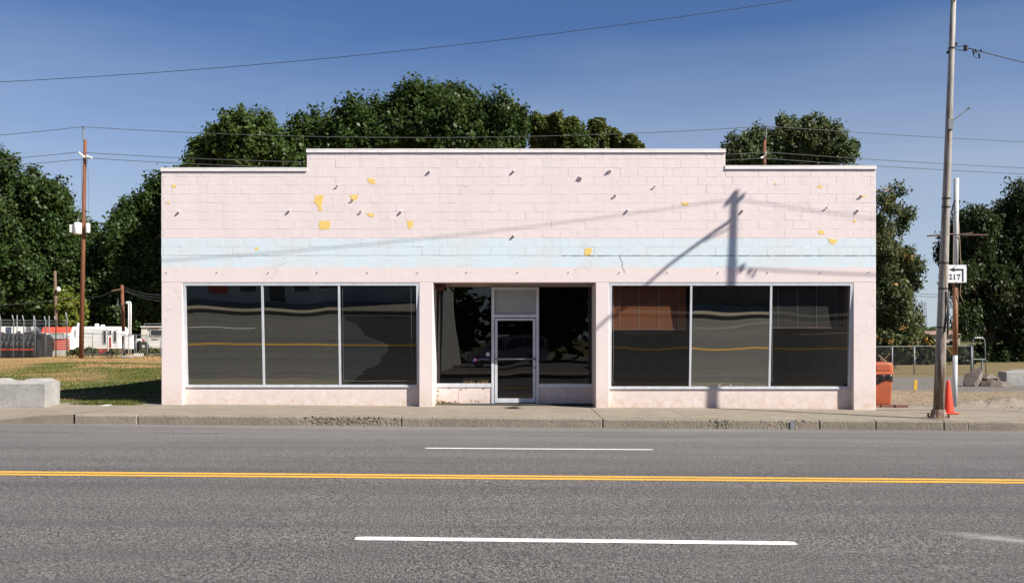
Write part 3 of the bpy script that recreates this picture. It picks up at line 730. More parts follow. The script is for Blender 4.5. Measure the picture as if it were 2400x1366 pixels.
# display windows lean: top near the wall face, bottom set back
def display_window(px0, px1, muls, row_b, kinds):
    x0, x1 = fx(px0) + .004, fx(px1) - .004
    zb = EYE - (row_b - HZ) * 23.22 / F; zt = ZLIN - .006
    yb, yt = D + .235, D + .055
    H = math.hypot(zt - zb, yb - yt); th = math.atan2(yb - yt, zt - zb)
    origin = Vector(((x0 + x1) / 2, yb, zb)); W = x1 - x0
    fr = MB(); w = .062; dpt = .055
    fr.box(-W / 2, W / 2, -dpt, 0, 0, w); fr.box(-W / 2, W / 2, -dpt, 0, H - w, H)
    fr.box(-W / 2, -W / 2 + w, -dpt, 0, w, H - w); fr.box(W / 2 - w, W / 2, -dpt, 0, w, H - w)
    fr.box(-W / 2 + .02, W / 2 - .02, -dpt - .018, -dpt, .004, .022)
    o = link('display_window', fr.mesh('display_window', m_alu), shop, origin - wloc(shop), (th, 0, 0))
    xsm = [-W / 2 + w] + [((m_ - CX) * 23.14 / F - origin.x) for m_ in muls] + [W / 2 - w]
    for xm in xsm[1:-1]:
        b = MB(); b.box(xm - .024, xm + .024, -dpt + .004, -.004, w, H - w); link('mullion', b.mesh('mullion', m_alu), o)
    for i in range(3):
        a = xsm[i] + (.024 if i else 0); c = xsm[i + 1] - (.024 if i < 2 else 0)
        s = random.Random(int(px0) + i); ph = [s.uniform(0, 6) for _ in range(4)]
        def pt(u, v):
            e = 4 * u * (1 - u) * 4 * v * (1 - v)
            d = .0034 * sin(3.6 * u + ph[0]) * sin(2.2 * v + ph[1]) + .0012 * sin(7 * u + ph[2]) * sin(3 * v + ph[3])
            return (a + (c - a) * u, -.022 + d * e ** .5, w + (H - 2 * w) * v)
        b = MB(); b.grid(pt, 14, 10)
        link('pane', b.mesh('pane', kinds[i], True), o)
        if px0 < 900 and i == 2:                         # window film half scraped off the third pane
            q = random.Random(5); b = MB(); hw = c - a; hh = H - 2 * w
            edge = [(.02, .0), (.10, .03), (.20, .06), (.28, .12), (.36, .16), (.44, .18), (.52, .22), (.55, .30), (.64, .33), (.60, .42), (.45, .46), (.33, .50), (.26, .56), (.18, .62), (.10, .64), (.06, .66)]
            ragged = []
            for k in range(len(edge) - 1):
                for t_ in range(10):
                    u = t_ / 10; ragged.append((edge[k][0] + (edge[k + 1][0] - edge[k][0]) * u + q.uniform(-.03, .03), max(.005, edge[k][1] + (edge[k + 1][1] - edge[k][1]) * u + q.uniform(-.003, .003))))
            poly = [(a + .01, w + .01)] + [(a + .02 + hw * u * .97, w + hh * v) for u, v in ragged] + [(a + .06 * hw, w + .69 * hh), (c - .05, w + .69 * hh), (c - .03, w + .985 * hh), (a + .01, w + .985 * hh)]
            b.add([(x, -.027, z) for x, z in poly], [tuple(range(len(poly)))])
            link('window_film', b.mesh('window_film', m_film3), o)
            b = MB()
            for (u0, u1, v0, v1) in ((.03, .0325, .04, .985), (.93, .9325, .04, .985), (.03, .9325, .038, .0405)):
                b.box(a + hw * u0, a + hw * u1, -.03, -.0285, w + hh * v0, w + hh * v1)
            link('film_border', b.mesh('film_border', m_galv), o)
    return o
display_window(428, 982, (617.5, 796.5), 907, (m_film, m_film, m_glass))
display_window(1428, 2000, (1618, 1804.5), 911, (m_glass, m_film2, m_glass))
# sill walls under them
for a, c, row in ((428, 982, 907), (1428, 2000, 911)):
    zt = EYE - (row - HZ) * 23.22 / F
    b = MB(); b.cbox(fx(a) - .1, fx(c) + .1, D + .19, D + .42, -.5, zt - .002, .012); b.build('sill_wall', m_wall, shop)
    b = MB(); b.cbox(fx(a) + .002, fx(c) - .002, D + .176, D + .30, zt - .002 + .0, zt + .012, .004); b.build('sill_strip', m_alu, shop)
# dark inside of the shop
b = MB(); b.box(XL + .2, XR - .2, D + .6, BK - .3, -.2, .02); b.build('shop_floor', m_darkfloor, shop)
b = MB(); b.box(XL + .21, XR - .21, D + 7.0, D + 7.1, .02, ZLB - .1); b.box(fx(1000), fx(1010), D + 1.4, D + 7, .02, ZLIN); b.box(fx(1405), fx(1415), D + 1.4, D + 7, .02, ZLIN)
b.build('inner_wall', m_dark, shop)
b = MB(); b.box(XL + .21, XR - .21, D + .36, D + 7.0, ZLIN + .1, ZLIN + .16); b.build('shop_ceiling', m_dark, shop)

# recessed entrance
E = D + 1.10
def ex(px, Y=E): return (px - CX) * Y / F
def ez(row, Y=E): return EYE - (row - HZ) * Y / F
b = MB(); b.box(fx(1015) + .001, fx(1396) - .001, D + .351, E + .25, ZLIN - .001 + .012, ZLIN + .06); b.build('entrance_soffit', M('soffit_brown', (.40, .29, .24), (.30, .21, .17)), shop)
b = MB(); b.box(ex(1015) - .05, ex(1396) + .05, E - .02, E + .08, ez(672), ZLIN + .011); b.build('entrance_header', M('header_tan', (.42, .33, .30), (.34, .26, .23)), shop)
def spandrel(a, c, r0, r1):
    b = MB(); b.cbox(ex(a), ex(c), E - .03, E + .08, -.5, ez(r0), .006); o = b.build('spandrel_panel', m_wall, shop)
    b = MB(); b.box(ex((a + c) / 2 - 5) - .002, ex((a + c) / 2 - 5) + .002, E - .032, E - .03, 0, ez(r0) - .02); b.build('panel_joint', m_rustbrown, o)
spandrel(1008, 1152, 907, 945); spandrel(1263, 1403, 908, 950)
eg = MB()                                                # aluminium framing of the entrance
for a, c in ((1152, 1158.5), (1256.5, 1263)): eg.box(ex(a), ex(c), E - .05, E + .06, -.1, ez(673))
eg.box(ex(1158.5), ex(1256.5), E - .045, E + .055, ez(744), ez(737)); eg.box(ex(1158.5), ex(1256.5), E - .045, E + .055, ez(679), ez(673))
eg.box(ex(1017), ex(1152), E - .045, E + .055, ez(907), ez(898)); eg.box(ex(1263), ex(1396), E - .045, E + .055, ez(908), ez(899))
eg.box(ex(1014), ex(1020), E - .045, E + .055, ez(898), ez(673))
ef = eg.build('entrance_frame', m_alu, shop)
def flat(name, a, c, r0, r1, m, par, y=E, wob=.0012):
    b = MB(); s = random.Random(int(a)); p1 = s.uniform(0, 6)
    b.grid(lambda u, v: (ex(a) + (ex(c) - ex(a)) * u, y + wob * sin(5 * u + p1) * sin(4 * v + 1), ez(r1) + (ez(r0) - ez(r1)) * v), 10, 10)
    return b.build(name, m, par, True)
pl = flat('pane', 1020, 1152, 673, 898, m_glass, ef); flat('pane', 1263, 1396, 673, 899, m_glass, ef)
tp = flat('transom_pane', 1158.5, 1256.5, 679, 737, m_transom, ef)
b = MB()
for (a, c, r0, r1) in ((1166, 1249, 687, 687.6), (1166, 1249, 729, 729.6), (1166, 1166.6, 687, 729), (1248.4, 1249, 687, 729)): b.box(ex(a), ex(c), E - .004, E - .002, ez(r1), ez(r0))
b.build('etched_border', m_rvgrey, ef)
door = MB()
for (a, c, r0, r1) in ((1160, 1166, 746, 943), (1249, 1255, 746, 943), (1166, 1249, 746, 751), (1166, 1249, 933, 943)): door.box(ex(a), ex(c), E - .035, E + .02, ez(r1), ez(r0))
dr = door.build('glass_door', m_alu, shop)
flat('door_pane', 1166, 1249, 751, 933, m_glass, dr, E - .005)
b = MB(); b.tube([(ex(1159), E - .085, ez(841)), (ex(1255), E - .085, ez(841))], .022, 10)
for a in (1162.5, 1252): b.tube([(ex(a), E - .085, ez(841)), (ex(a), E - .03, ez(841))], .016, 8)
b.build('push_bar', m_galv, dr, True)
b = MB(); b.tube([(ex(1252.5), E - .05, ez(861)), (ex(1252.5), E - .033, ez(861))], .022, 12); b.build('lock_cylinder', m_galv, dr, True)
# stickers on the left pane: a white note, the DOWNTOWN decal with its round mark
b = MB(); b.box(ex(1139.5), ex(1147.5), E - .006, E - .004, ez(834), ez(826)); b.build('paper_note', M('paper_blue_white', (.50, .54, .62)), ef)
def text_mesh(txt, name, m, size, loc, par, font_scale_x=1.0):
    cu = bpy.data.curves.new('t', 'FONT'); cu.body = txt; cu.size = size; cu.align_x = 'LEFT'; cu.extrude = .0005
    ob = bpy.data.objects.new('t', cu); C.objects.link(ob); bpy.context.view_layer.update()
    me = bpy.data.meshes.new_from_object(ob.evaluated_get(bpy.context.evaluated_depsgraph_get())); bpy.data.objects.remove(ob)
    me.materials.clear(); me.materials.append(m); me.name = name
    o = link(name, me, par, Vector(loc) - wloc(par), (pi / 2, 0, 0)); o.scale.x = font_scale_x
    return o
text_mesh('DOWNTOWN', 'window_lettering', M('decal_violet', (.27, .25, .50)), .062, (ex(1119), E - .005, ez(843.5)), ef, .68)
b = MB(); cxx, czz = ex(1113.5), ez(843); rr = .048
b.add([(cxx, E - .005, czz)] + [(cxx + rr * cos(t * pi / 8), E - .005, czz + rr * sin(t * pi / 8)) for t in range(16)], [(0, 1 + k, 1 + (k + 1) % 16) for k in range(16)])
lg = b.build('window_logo', M('decal_red', (.42, .06, .18)), ef)
b = MB(); b.add([(cxx - .055, E - .006, czz - .06), (cxx - .01, E - .006, czz - .035), (cxx - .02, E - .006, czz + .03), (cxx - .06, E - .006, czz - .02)], [(0, 1, 2, 3)])
b.build('window_logo', M('decal_blue', (.05, .12, .55)), ef)
b = MB(); b.box(ex(1109.5), ex(1118), E - .008, E - .007, czz - .006, czz + .01); b.build('window_logo', m_rvgrey, ef)
q = random.Random(21); m_rust = M('rust_stain', (.36, .20, .10), (.27, .14, .075), scale=25)
for k in range(26):                                      # flaked spots along the edges of the left panel
    side = q.random()
    px_ = 1019 + abs(q.gauss(0, 4)) if side < .5 else q.uniform(1022, 1150); rw = q.uniform(908, 941) if side < .5 else (908 + abs(q.gauss(0, 2.2)) if side < .75 else 940 - abs(q.gauss(0, 2)))
    c = Vector((ex(px_), E - .0325, ez(rw))); n_ = 7; r_ = q.uniform(.008, .035)
    b = MB(); b.add([(c.x + r_ * q.uniform(.5, 1.4) * cos(2 * pi * i / n_), c.y - .0004 * k, c.z + r_ * q.uniform(.4, 1.0) * sin(2 * pi * i / n_)) for i in range(n_)], [tuple(range(n_))]); b.build('rust_flake', m_rust, shop)
b = MB()
for k in range(60):                                      # dry weeds caught behind the sill
    x = ex(q.choice((1093, 1105, 1128, 1136)) + q.gauss(0, 4)); z = ez(898); h = q.uniform(.03, .13); d = q.gauss(0, .03)
    b.add([(x - .004, E - .03, z), (x + .004, E - .03, z), (x + d, E - .035 - q.random() * .02, z + h)], [(0, 1, 2)])
tag(b.build('dry_weeds', m_straw), 'dry weeds growing on the sill left of the door', 'weeds', None, 'stuff')
# rusty vent box in the upper left corner of the entrance
b = MB(); Y = D + .75
b.cbox(ex(1019, Y), ex(1041.5, Y), Y - .12, E - .05, ez(678.5, Y), ez(663.5, Y), .006); vb = b.build('vent_box', m_rustbrown, shop)
b = MB(); b.box(ex(1020.5, Y), ex(1036, Y), Y - .124, Y - .120, ez(675, Y), ez(665, Y)); b.build('vent_grille', M('vent_dark_red', (.07, .022, .018)), vb)
b = MB(); b.tube([(ex(1030, Y), Y, ez(678.5, Y)), (ex(1030, Y), Y, ez(684.5, Y))], .045, 10); b.build('warning_lamp', M('dull_red_lens', (.10, .025, .018), rough=.35), vb)

# blinds behind the clear panes on the right
def blind(a, c, r0, r1, m, lab, grp):
    Y = D + .27
    t = thing('window_blind', lab, 'blind', at((a + c) / 2, r1, Y), grp)
    b = MB(); z0, z1 = at(a, r1, Y).z, at(a, r0, Y).z; x0, x1 = at(a, r0, Y).x, at(c, r0, Y).x
    n = int((z1 - z0) / .024)
    for k in range(n):
        z = z0 + .02 + (z1 - z0 - .02) * k / n
        b.add([(x0, Y - .006, z), (x1, Y - .006, z), (x1, Y + .006, z + .0215), (x0, Y + .006, z + .0215)], [(0, 1, 2, 3)])
    b.build('slats', m, t)
    b = MB(); b.box(x0 - .005, x1 + .005, Y - .018, Y + .014, z0 - .012, z0 + .012); b.build('bottom_rail', M('blind_rail', (.28, .17, .12)), t)
    for k in range(4):
        x = x0 + (x1 - x0) * (.1 + .265 * k); b = MB(); b.tube([(x, Y - .016, z0), (x, Y - .016, z1)], .0028, 4); b.build('ladder_cord', m_rvgrey, t)
    b = MB(); xp = x0 + .035; b.tube([(xp, Y - .03, z1), (xp, Y - .03, z0 - .8), (xp - .02, Y - .03, z0 - 1.2), (xp + .01, Y - .03, z0 - 1.28)], .004, 5); b.build('pull_cord', m_rvgrey, t)
blind(1434, 1608, 660, 772, M('blind_brown', (.33, .10, .032), (.28, .09, .03), scale=3), 'brown slatted blind half lowered, left pane of the right window', None)
blind(1806, 1976, 660, 768, M('blind_grey', (.05, .045, .042), (.04, .036, .034), scale=3), 'dark slatted blind half lowered, right pane of the right window', None)
# ================================================================== TREES
def leaf_mesh(name, m, lobes, n, leaf, seed, up=.25, flat_=1.0, drop=0.0):
    """many separate small leaves gathered in soft tufts; lobes: rows of x y z size stretch cx cy cz"""
    r = np.random.default_rng(seed); lb = np.array(lobes, float)
    wgt = lb[:, 3] ** 1.7; idx = r.choice(len(lb), n, p=wgt / wgt.sum()); l = lb[idx]
    p = l[:, :3] + np.clip(r.normal(size=(n, 3)), -1.9, 1.9) * l[:, 3:4] * .52 * np.stack([np.ones(n), np.ones(n), l[:, 4]], 1)
    d = p - l[:, 5:8]; d /= np.linalg.norm(d, axis=1)[:, None] + 1e-6
    nn = d * .8 + r.normal(size=(n, 3)) * .6 + np.array([0, 0, up]); nn /= np.linalg.norm(nn, axis=1)[:, None]
    a = np.cross(nn, r.normal(size=(n, 3))); a /= np.linalg.norm(a, axis=1)[:, None]; bb = np.cross(nn, a)
    s = leaf * r.uniform(.5, 1.3, n)[:, None]
    tip = p + a * s; bas = p - a * s * .8; w1 = p + bb * s * .6 + nn * s * .18; w2 = p - bb * s * .6 + nn * s * .18
    if drop: tip[:, 2] -= drop * s[:, 0]
    return raw_mesh(name, np.stack([bas, w2, tip, w1], 1).reshape(-1, 3), 4, m)
def raw_mesh(name, v, k, m):
    n = len(v) // k; me = bpy.data.meshes.new(name)
    me.vertices.add(len(v)); me.vertices.foreach_set('co', np.ascontiguousarray(v, dtype=np.float32).ravel())
    me.loops.add(n * k); me.loops.foreach_set('vertex_index', np.arange(n * k, dtype=np.int32))
    me.polygons.add(n); me.polygons.foreach_set('loop_start', np.arange(0, n * k, k, dtype=np.int32))
    me.polygons.foreach_set('loop_total', np.full(n, k, dtype=np.int32))
    me.materials.append(m); me.update(calc_edges=True)
    return me
def sublobes(main, seed, k=13, f=.38, jy=.0):
    r = np.random.default_rng(seed); out = []; mains = [np.array(m_, float) for m_ in main]
    for a in range(len(main)):                           # bridge neighbouring lobes so the crown is one mass
        for c in range(a + 1, len(main)):
            d = np.linalg.norm(mains[a][:3] - mains[c][:3]); rr = min(mains[a][3], mains[c][3])
            if d < 1.15 * (mains[a][3] + mains[c][3]): mains.append(np.append((mains[a][:3] + mains[c][:3]) / 2, rr * .72))
    big = max(m_[3] for m_ in mains)
    for m_ in mains:
        x, y, z, rr = m_
        out.append((x, y, z, rr * .75, 1.0, x, y + rr, z - rr))
        for _ in range(max(6, int(k * 2.6 * (rr / big) ** 1.2))):
            d = r.normal(size=3); d /= np.linalg.norm(d)
            if d[1] > .4: d[1] *= -1
            q = big * f * r.uniform(.22, .62); c = np.array([x, y, z]) + d * (rr * r.uniform(.62, 1.06) - q * .35)
            out.append((*c, q, r.uniform(.9, 1.7), x, y + rr * .4, z - rr * .5))
    return out
def tree(name, label, Y, spots, m, n, leaf, seed, trunk_px, group=None, k=13, f=.38, tw=.35, base=None, dy=2.5, up=.25, drop=0.0, deep=1.0):
    r = random.Random(seed); s = Y / F
    main = []
    for (px, row, rp) in spots:
        c = at(px, row, Y + r.uniform(-dy, dy)); main.append((c.x, c.y, c.z, rp * s * 1.06))
    bx = (trunk_px - CX) * s; bz = gh(bx, Y) - .1
    t = thing(name, label, 'tree', (bx, Y, bz), group)
    o = leaf_mesh('crown', m, sublobes(main, seed, k, f), int(n * 1.75), leaf * .70, seed, up, 1.0, drop)
    off = np.array(wloc(t)); co = np.empty(len(o.vertices) * 3, np.float32); o.vertices.foreach_get('co', co)
    co = co.reshape(-1, 3) - off.astype(np.float32); o.vertices.foreach_set('co', co.ravel()); o.update()
    link('crown', o, t)
    b = MB(); top = max(c[2] for c in main); cxm = sum(c[0] for c in main) / len(main)
    h = bz + (top - bz) * .45
    b.tube([(bx, Y, bz), (bx + .1, Y, bz + (h - bz) * .5), (bx * .7 + cxm * .3, Y, h), (cxm, Y, bz + (top - bz) * .8)], [tw, tw * .8, tw * .6, tw * .15], 9)
    for (x, y, z, rr) in main:
        st = Vector((bx * .8 + cxm * .2, Y, bz + (min(z, h * 1.3) - bz) * .62)); en = Vector((x, y, z)); md = (st + en) / 2 + Vector((r.uniform(-.3, .3), 0, r.uniform(-.1, .5)))
        b.tube([st, md, en], [tw * .38, tw * .25, tw * .07], 6)
    b.build('trunk', m_bark, t, True)
    return t
TG = 'trees behind the shop'
tree('broadleaf_tree', 'round olive green tree above the low left parapet', 88, [(575, 328, 72), (505, 345, 52), (470, 372, 42), (635, 345, 58), (560, 295, 42), (610, 300, 40), (600, 400, 75), (500, 415, 60), (690, 330, 33), (695, 385, 48), (450, 400, 22)], m_leafA, 26000, .30, 21, 580, TG)
tree('broadleaf_tree', 'tall broad dark green tree rising highest behind the shop', 90, [(752, 300, 42), (825, 268, 45), (820, 340, 65), (880, 262, 40), (905, 300, 60), (960, 236, 42), (1010, 242, 48), (985, 280, 75), (1060, 236, 42), (1060, 300, 85), (1110, 258, 46), (1180, 258, 44), (1150, 330, 75), (1205, 310, 42), (1130, 300, 60), (900, 365, 75), (760, 362, 50), (705, 290, 22), (1000, 360, 90), (1215, 275, 22), (730, 320, 34), (775, 330, 44), (850, 300, 50), (940, 260, 50), (1040, 220, 24), (975, 216, 22), (1190, 335, 48)], m_leafB, 56000, .30, 22, 1000, TG, tw=.6)
for i, (sp, lab) in enumerate((
        ([(1258, 312, 38), (1298, 296, 28), (1285, 330, 44), (1256, 292, 22), (1300, 280, 16)], 'olive poplar adjoining the tallest tree on its right'),
        ([(1343, 308, 30), (1338, 292, 20), (1350, 342, 38), (1325, 335, 30)], 'olive poplar with a blunt top, second right of the tallest tree'),
        ([(1398, 312, 28), (1402, 296, 18), (1395, 345, 38), (1380, 330, 24)], 'slender olive poplar, third right of the tallest tree'),
        ([(1440, 330, 22), (1436, 316, 15), (1476, 338, 18), (1499, 345, 9), (1455, 355, 36)], 'lowest olive poplar at the right end of the poplar row'))):
    tree('poplar_tree', lab, 98 + i, sp, m_leafC, 9000, .27, 50 + i, sp[0][0], TG, k=14, f=.36)
tree('locust_tree', 'feathery grey green tree above the low right parapet', 95, [(1735, 345, 40), (1770, 325, 30), (1712, 358, 26), (1845, 300, 28), (1850, 325, 42), (1900, 308, 40), (1945, 318, 38), (1960, 350, 44), (1990, 362, 22), (1840, 372, 50), (1920, 375, 60), (1790, 350, 34), (1720, 385, 34), (1800, 372, 45), (1880, 345, 48), (1765, 380, 45), (1830, 283, 14), (1885, 285, 12), (1930, 290, 14), (2000, 345, 12)], m_leafD, 29000, .24, 31, 1850, TG, k=16, f=.33, drop=.5)
LG = 'dark trees behind the trailers'
tree('broadleaf_tree', 'tall dark tree cut by the left picture edge, topmost of the left trees', 92, [(12, 395, 36), (-20, 430, 50), (20, 460, 55), (-10, 540, 80), (10, 640, 90), (-20, 720, 70)], m_leafB, 18000, .28, 61, -10, LG)
tree('broadleaf_tree', 'dark green tree with a spiky top left of the tall wooden pole', 95, [(75, 428, 36), (95, 460, 50), (60, 520, 80), (112, 500, 46), (90, 600, 90), (50, 680, 80), (110, 690, 70), (60, 750, 60)], m_leafB, 30000, .30, 62, 80, LG)
tree('broadleaf_tree', 'dark tapering tree just left of the tall wooden pole', 97, [(133, 445, 22), (140, 490, 40), (165, 530, 45), (150, 590, 70), (190, 610, 60), (215, 560, 34), (170, 680, 80), (230, 690, 70), (200, 760, 70)], m_leafB, 28000, .30, 63, 160, LG)
tree('broadleaf_tree', 'dark leafy tree between the wooden pole and the shop', 96, [(345, 468, 30), (375, 440, 34), (300, 500, 36), (335, 520, 55), (275, 560, 50), (330, 600, 85), (255, 620, 50), (390, 560, 80), (390, 690, 90), (300, 700, 80), (360, 770, 80), (260, 770, 60), (440, 450, 60)], m_leafB, 36000, .30, 64, 330, LG)
tree('broadleaf_tree', 'bright yellow green young tree beside the thin wooden pole', 90, [(150, 700, 28), (165, 730, 36), (140, 745, 30), (185, 720, 26), (175, 760, 30)], m_leafY, 6000, .24, 65, 160, LG, tw=.14)
tree('mixed_tree', 'green tree with orange tinted leaves at the right edge of the shop', 52, [(2072, 465, 24), (2105, 446, 20), (2090, 490, 22), (2125, 505, 22), (2065, 530, 34), (2105, 535, 20), (2070, 600, 52), (2118, 605, 34), (2150, 628, 18), (2080, 690, 54), (2112, 740, 46), (2145, 765, 30), (2078, 780, 50), (2030, 560, 60), (2030, 680, 70), (2118, 660, 32), (2150, 665, 12), (2095, 640, 40), (2120, 790, 38)], m_leafE, 25000, .13, 71, 2050, 'trees on the right', k=15, f=.33, dy=1.0, drop=.4, tw=.20)
tree('dark_tree', 'large dark shady tree at the right picture edge behind the sign', 66, [(2285, 530, 46), (2248, 525, 28), (2340, 520, 60), (2395, 460, 42), (2430, 520, 80), (2240, 600, 34), (2205, 600, 18), (2225, 560, 22), (2300, 620, 75), (2370, 650, 80), (2290, 700, 60), (2390, 720, 75), (2215, 655, 14), (2440, 640, 90), (2350, 580, 60), (2265, 755, 40), (2330, 760, 50), (2390, 780, 50), (2255, 690, 40), (2250, 640, 40)], m_leafF, 62000, .17, 72, 2318, 'trees on the right', k=15, f=.34, dy=2.2, drop=.8, tw=.45)
tree('dark_tree', 'low leafy shrub tree in the sun beneath the dark tree', 72, [(2385, 810, 30), (2360, 820, 20), (2415, 800, 36)], m_leafE, 5000, .17, 73, 2390, 'trees on the right', tw=.1)
def bush(name, label, Y, spots, m, n, leaf, seed, grp=None):
    r = random.Random(seed); s = Y / F; main = []
    for px, row, rp in spots:
        c = at(px, row, Y + r.uniform(-.5, .5)); main.append((c.x, c.y, c.z, rp * s))
    me = leaf_mesh('foliage', m, sublobes(main, seed, 10, .4), n, leaf, seed, .4)
    bx = main[0][0]; t = thing(name, label, 'shrub', (bx, Y, gh(bx, Y)), grp)
    co = np.empty(len(me.vertices) * 3, np.float32); me.vertices.foreach_get('co', co)
    co = co.reshape(-1, 3); co[:, 2] = np.maximum(co[:, 2], gh(bx, Y) + .02)
    me.vertices.foreach_set('co', (co - np.array(wloc(t), np.float32)).ravel()); me.update(); link('foliage', me, t)
    b = MB()
    for x, y, z, rr in main: b.tube([(bx + (x - bx) * .6, y, gh(x, y) - .05), (x, y, z)], [.03, .01], 5)
    b.build('stem', m_bark, t)
HG = 'shrubs behind the low fence'
bush('hedge_shrub', 'low green shrub behind the chain link fence near the orange bin', 50, [(2070, 805, 34), (2110, 812, 30)], m_leafE, 4000, .12, 81, HG)
bush('hedge_shrub', 'green shrub between the orange tinted tree and the lamp pole', 58, [(2165, 800, 20), (2140, 805, 22), (2190, 812, 16)], m_leafE, 3500, .12, 82, HG)
bush('hedge_shrub', 'dry golden shrub behind the fence between the two steel poles', 58, [(2225, 822, 11), (2240, 816, 9)], leaf_mat('leaf_gold', (.16, .11, .03), (.27, .19, .05), (.36, .27, .09)), 1500, .12, 83, HG)
for i, (px, lab) in enumerate(((2075, 'dark shaded hedge section nearest the shop wall behind the fence'), (2120, 'dark shaded hedge section behind the second fence post'), (2165, 'dark shaded hedge section left of the lamp pole'), (2262, 'dark shaded hedge section by the hooped gate'), (2222, 'dark shaded hedge section between the two steel poles'), (2300, 'dark shaded undergrowth left of the big tree trunk'), (2350, 'dark shaded undergrowth right of the big tree trunk'), (2395, 'dark shaded undergrowth at the right picture edge'))):
    bush('hedge_section', lab, 57 + i * .3 if i < 4 else 63 + i * .4, [(px - 16, 838, 16), (px, 836, 19), (px + 16, 838, 16), (px, 846, 14), (px - 8, 818, 14 if i > 3 else 6), (px + 10, 814, 14 if i > 3 else 6)], m_leafF, 4600, .11, 84 + i, 'dark hedge behind the low fence')
# ================================================================== LEFT BACKGROUND
def catenary(p, q, sag, n=24):
    p, q = Vector(p), Vector(q)
    return [p.lerp(q, i / n) - Vector((0, 0, sag * 4 * (i / n) * (1 - i / n))) for i in range(n + 1)]
def wire(label, pts, r, m=m_wire, grp=None, name='overhead_wire'):
    b = MB(); b.tube(pts, r, 5)
    o = b.build(name, m, None, True); return tag(o, label, 'wire', grp)
# tall wooden pole
Y = 75
def wpole(px_top, row_top, px_bot, row_bot, Y, r0, r1, name, label, m, grp=None):
    p0, p1 = at(px_bot, row_bot, Y), at(px_top, row_top, Y); p0.z = gh(p0.x, Y) - .2
    t = thing(name, label, 'utility pole', p0, grp)
    b = MB(); b.tube([p0, p0.lerp(p1, .5), p1], [r0, (r0 + r1) / 2, r1], 12); b.build('pole_shaft', m, t, True)
    return t
t = wpole(199.5, 328, 190, 825, Y, .185, .125, 'utility_pole', 'tall reddish brown wooden pole with white transformers beside the trailers', m_wood)
def insul(t, a, c, r=.07, n=9, m=m_galv):
    a, c = Vector(a), Vector(c); b = MB(); pts = [a.lerp(c, i / (2 * n)) for i in range(2 * n + 1)]
    b.tube(pts, [r if i % 2 else r * .5 for i in range(2 * n + 1)], 8); b.build('insulator', m, t, True)
insul(t, at(196, 330, Y - .2), at(195, 298, Y - .2), .075, 12)
insul(t, at(199, 370, Y - .2), at(184, 357, Y - .35), .09, 3, m_white); insul(t, at(201, 366, Y - .2), at(216, 371, Y - .35), .09, 3, m_white)
for px, w, r0, r1 in ((182, 9, 522, 549), (206, 5, 524, 546)):
    b = MB(); c = at(px, r1, Y - .25); h = at(px, r0, Y).z - c.z; rr = w * Y / F
    b.lathe([(rr * .9, 0), (rr, .05), (rr, h * .9), (rr * .92, h * .96), (rr * .3, h)], c, 14); tr = b.build('transformer', m_white, t, True)
    b = MB(); b.tube([(c.x, c.y, c.z + h), (c.x, c.y, c.z + h + .3)], [.06, .03], 8); b.tube([(c.x, c.y + .05, c.z + h * .5), (c.x + (at(195, 500, Y).x - c.x), Y, c.z + h * .5)], .03, 5); b.build('bushing', m_galv, tr, True)
    if px < 190:
        b = MB(); b.box(c.x - rr - .28, c.x - rr + .02, c.y - .1, c.y + .12, c.z + h * .15, c.z + h * .8); b.build('cooling_fin', m_white, tr)
b = MB(); a = at(196, 510, Y - .2)
b.tube([at(205, 372, Y - .2), at(209, 450, Y - .22), at(206, 520, Y - .25)], .015, 4); b.tube([at(190, 372, Y - .2), at(192, 450, Y - .22), at(183, 517, Y - .25)], .015, 4); b.build('drop_lead', m_wire2, t)
t2 = wpole(1792, 322, 1789, 830, Y, .18, .12, 'utility_pole', 'brown wooden pole rising behind the low right parapet', m_wood)
insul(t2, at(1795, 326, Y - .2), at(1796, 296, Y - .2), .07, 10); insul(t2, at(1790, 368, Y - .2), at(1782, 371, Y - .3), .08, 3, m_white); insul(t2, at(1791, 366, Y - .2), at(1796, 357, Y - .3), .08, 3, m_white)
WG = 'wires between the wooden poles'
for lab, L, Mid, Rr in (('top thin power line running left to right above the parapet', (-500, 345), (195, 297.5), (1796, 296)),
                        ('middle thin power line strung from the wooden pole', (-500, 398), (184, 357), (1796, 357)),
                        ('lowest thin power line strung from the wooden pole', (-500, 412), (216, 371), (1783, 371))):
    pts = catenary(at(*L, Y - .3), at(*Mid, Y - .3), .25, 14) + catenary(at(*Mid, Y - .3), at(*Rr, Y - .3), .85, 40)[1:] + catenary(at(*Rr, Y - .3), at(3000, Rr[1] + 58, Y - .3), .25, 20)[1:]
    wire(lab, pts, .024, m_wire2, WG)
# thin far poles
t = wpole(129, 635, 133, 800, 88, .16, .12, 'utility_pole', 'thin short wooden pole carrying a small white lamp behind the trailers', m_woodgrey)
b = MB(); c = at(137, 680, 87.8); b.tube([at(131, 676, 88), at(137, 676, 87.8)], .04, 5); b.lathe([(.05, .3), (.14, .22), (.19, .05), (.15, -.1), (.05, -.14)][::-1], c, 10); b.build('pole_lamp', m_white, t, True)
t = wpole(286, 668, 291, 790, 79, .15, .12, 'service_pole', 'short wooden service pole with conduits and meter boxes near the shop', m_wood)
b = MB(); b.tube([at(262, 682, 78.8), at(285, 678, 78.9)], .07, 6); b.build('crossarm', m_woodgrey, t)
b = MB()
for k in range(3): b.tube([at(276 + k, 700, 78.8), at(276 - k * .8, 715, 78.7), at(282, 724, 78.7), at(291 + k, 712, 78.7), at(300, 708, 78.6)], .035, 5)
b.build('cable_loop', m_wire2, t, True)
b = MB()
for a in (301.5, 306.5): b.tube([at(a, 828, 78.5), at(a, 715, 78.5), at(a - 1, 708.5, 78.5), at(a - 4, 707, 78.5), at(a - 6, 711, 78.5)], .062, 8)
b.tube([at(294, 769, 78.6), at(308, 769, 78.6)], .03, 5); b.build('conduit', m_white, t, True)
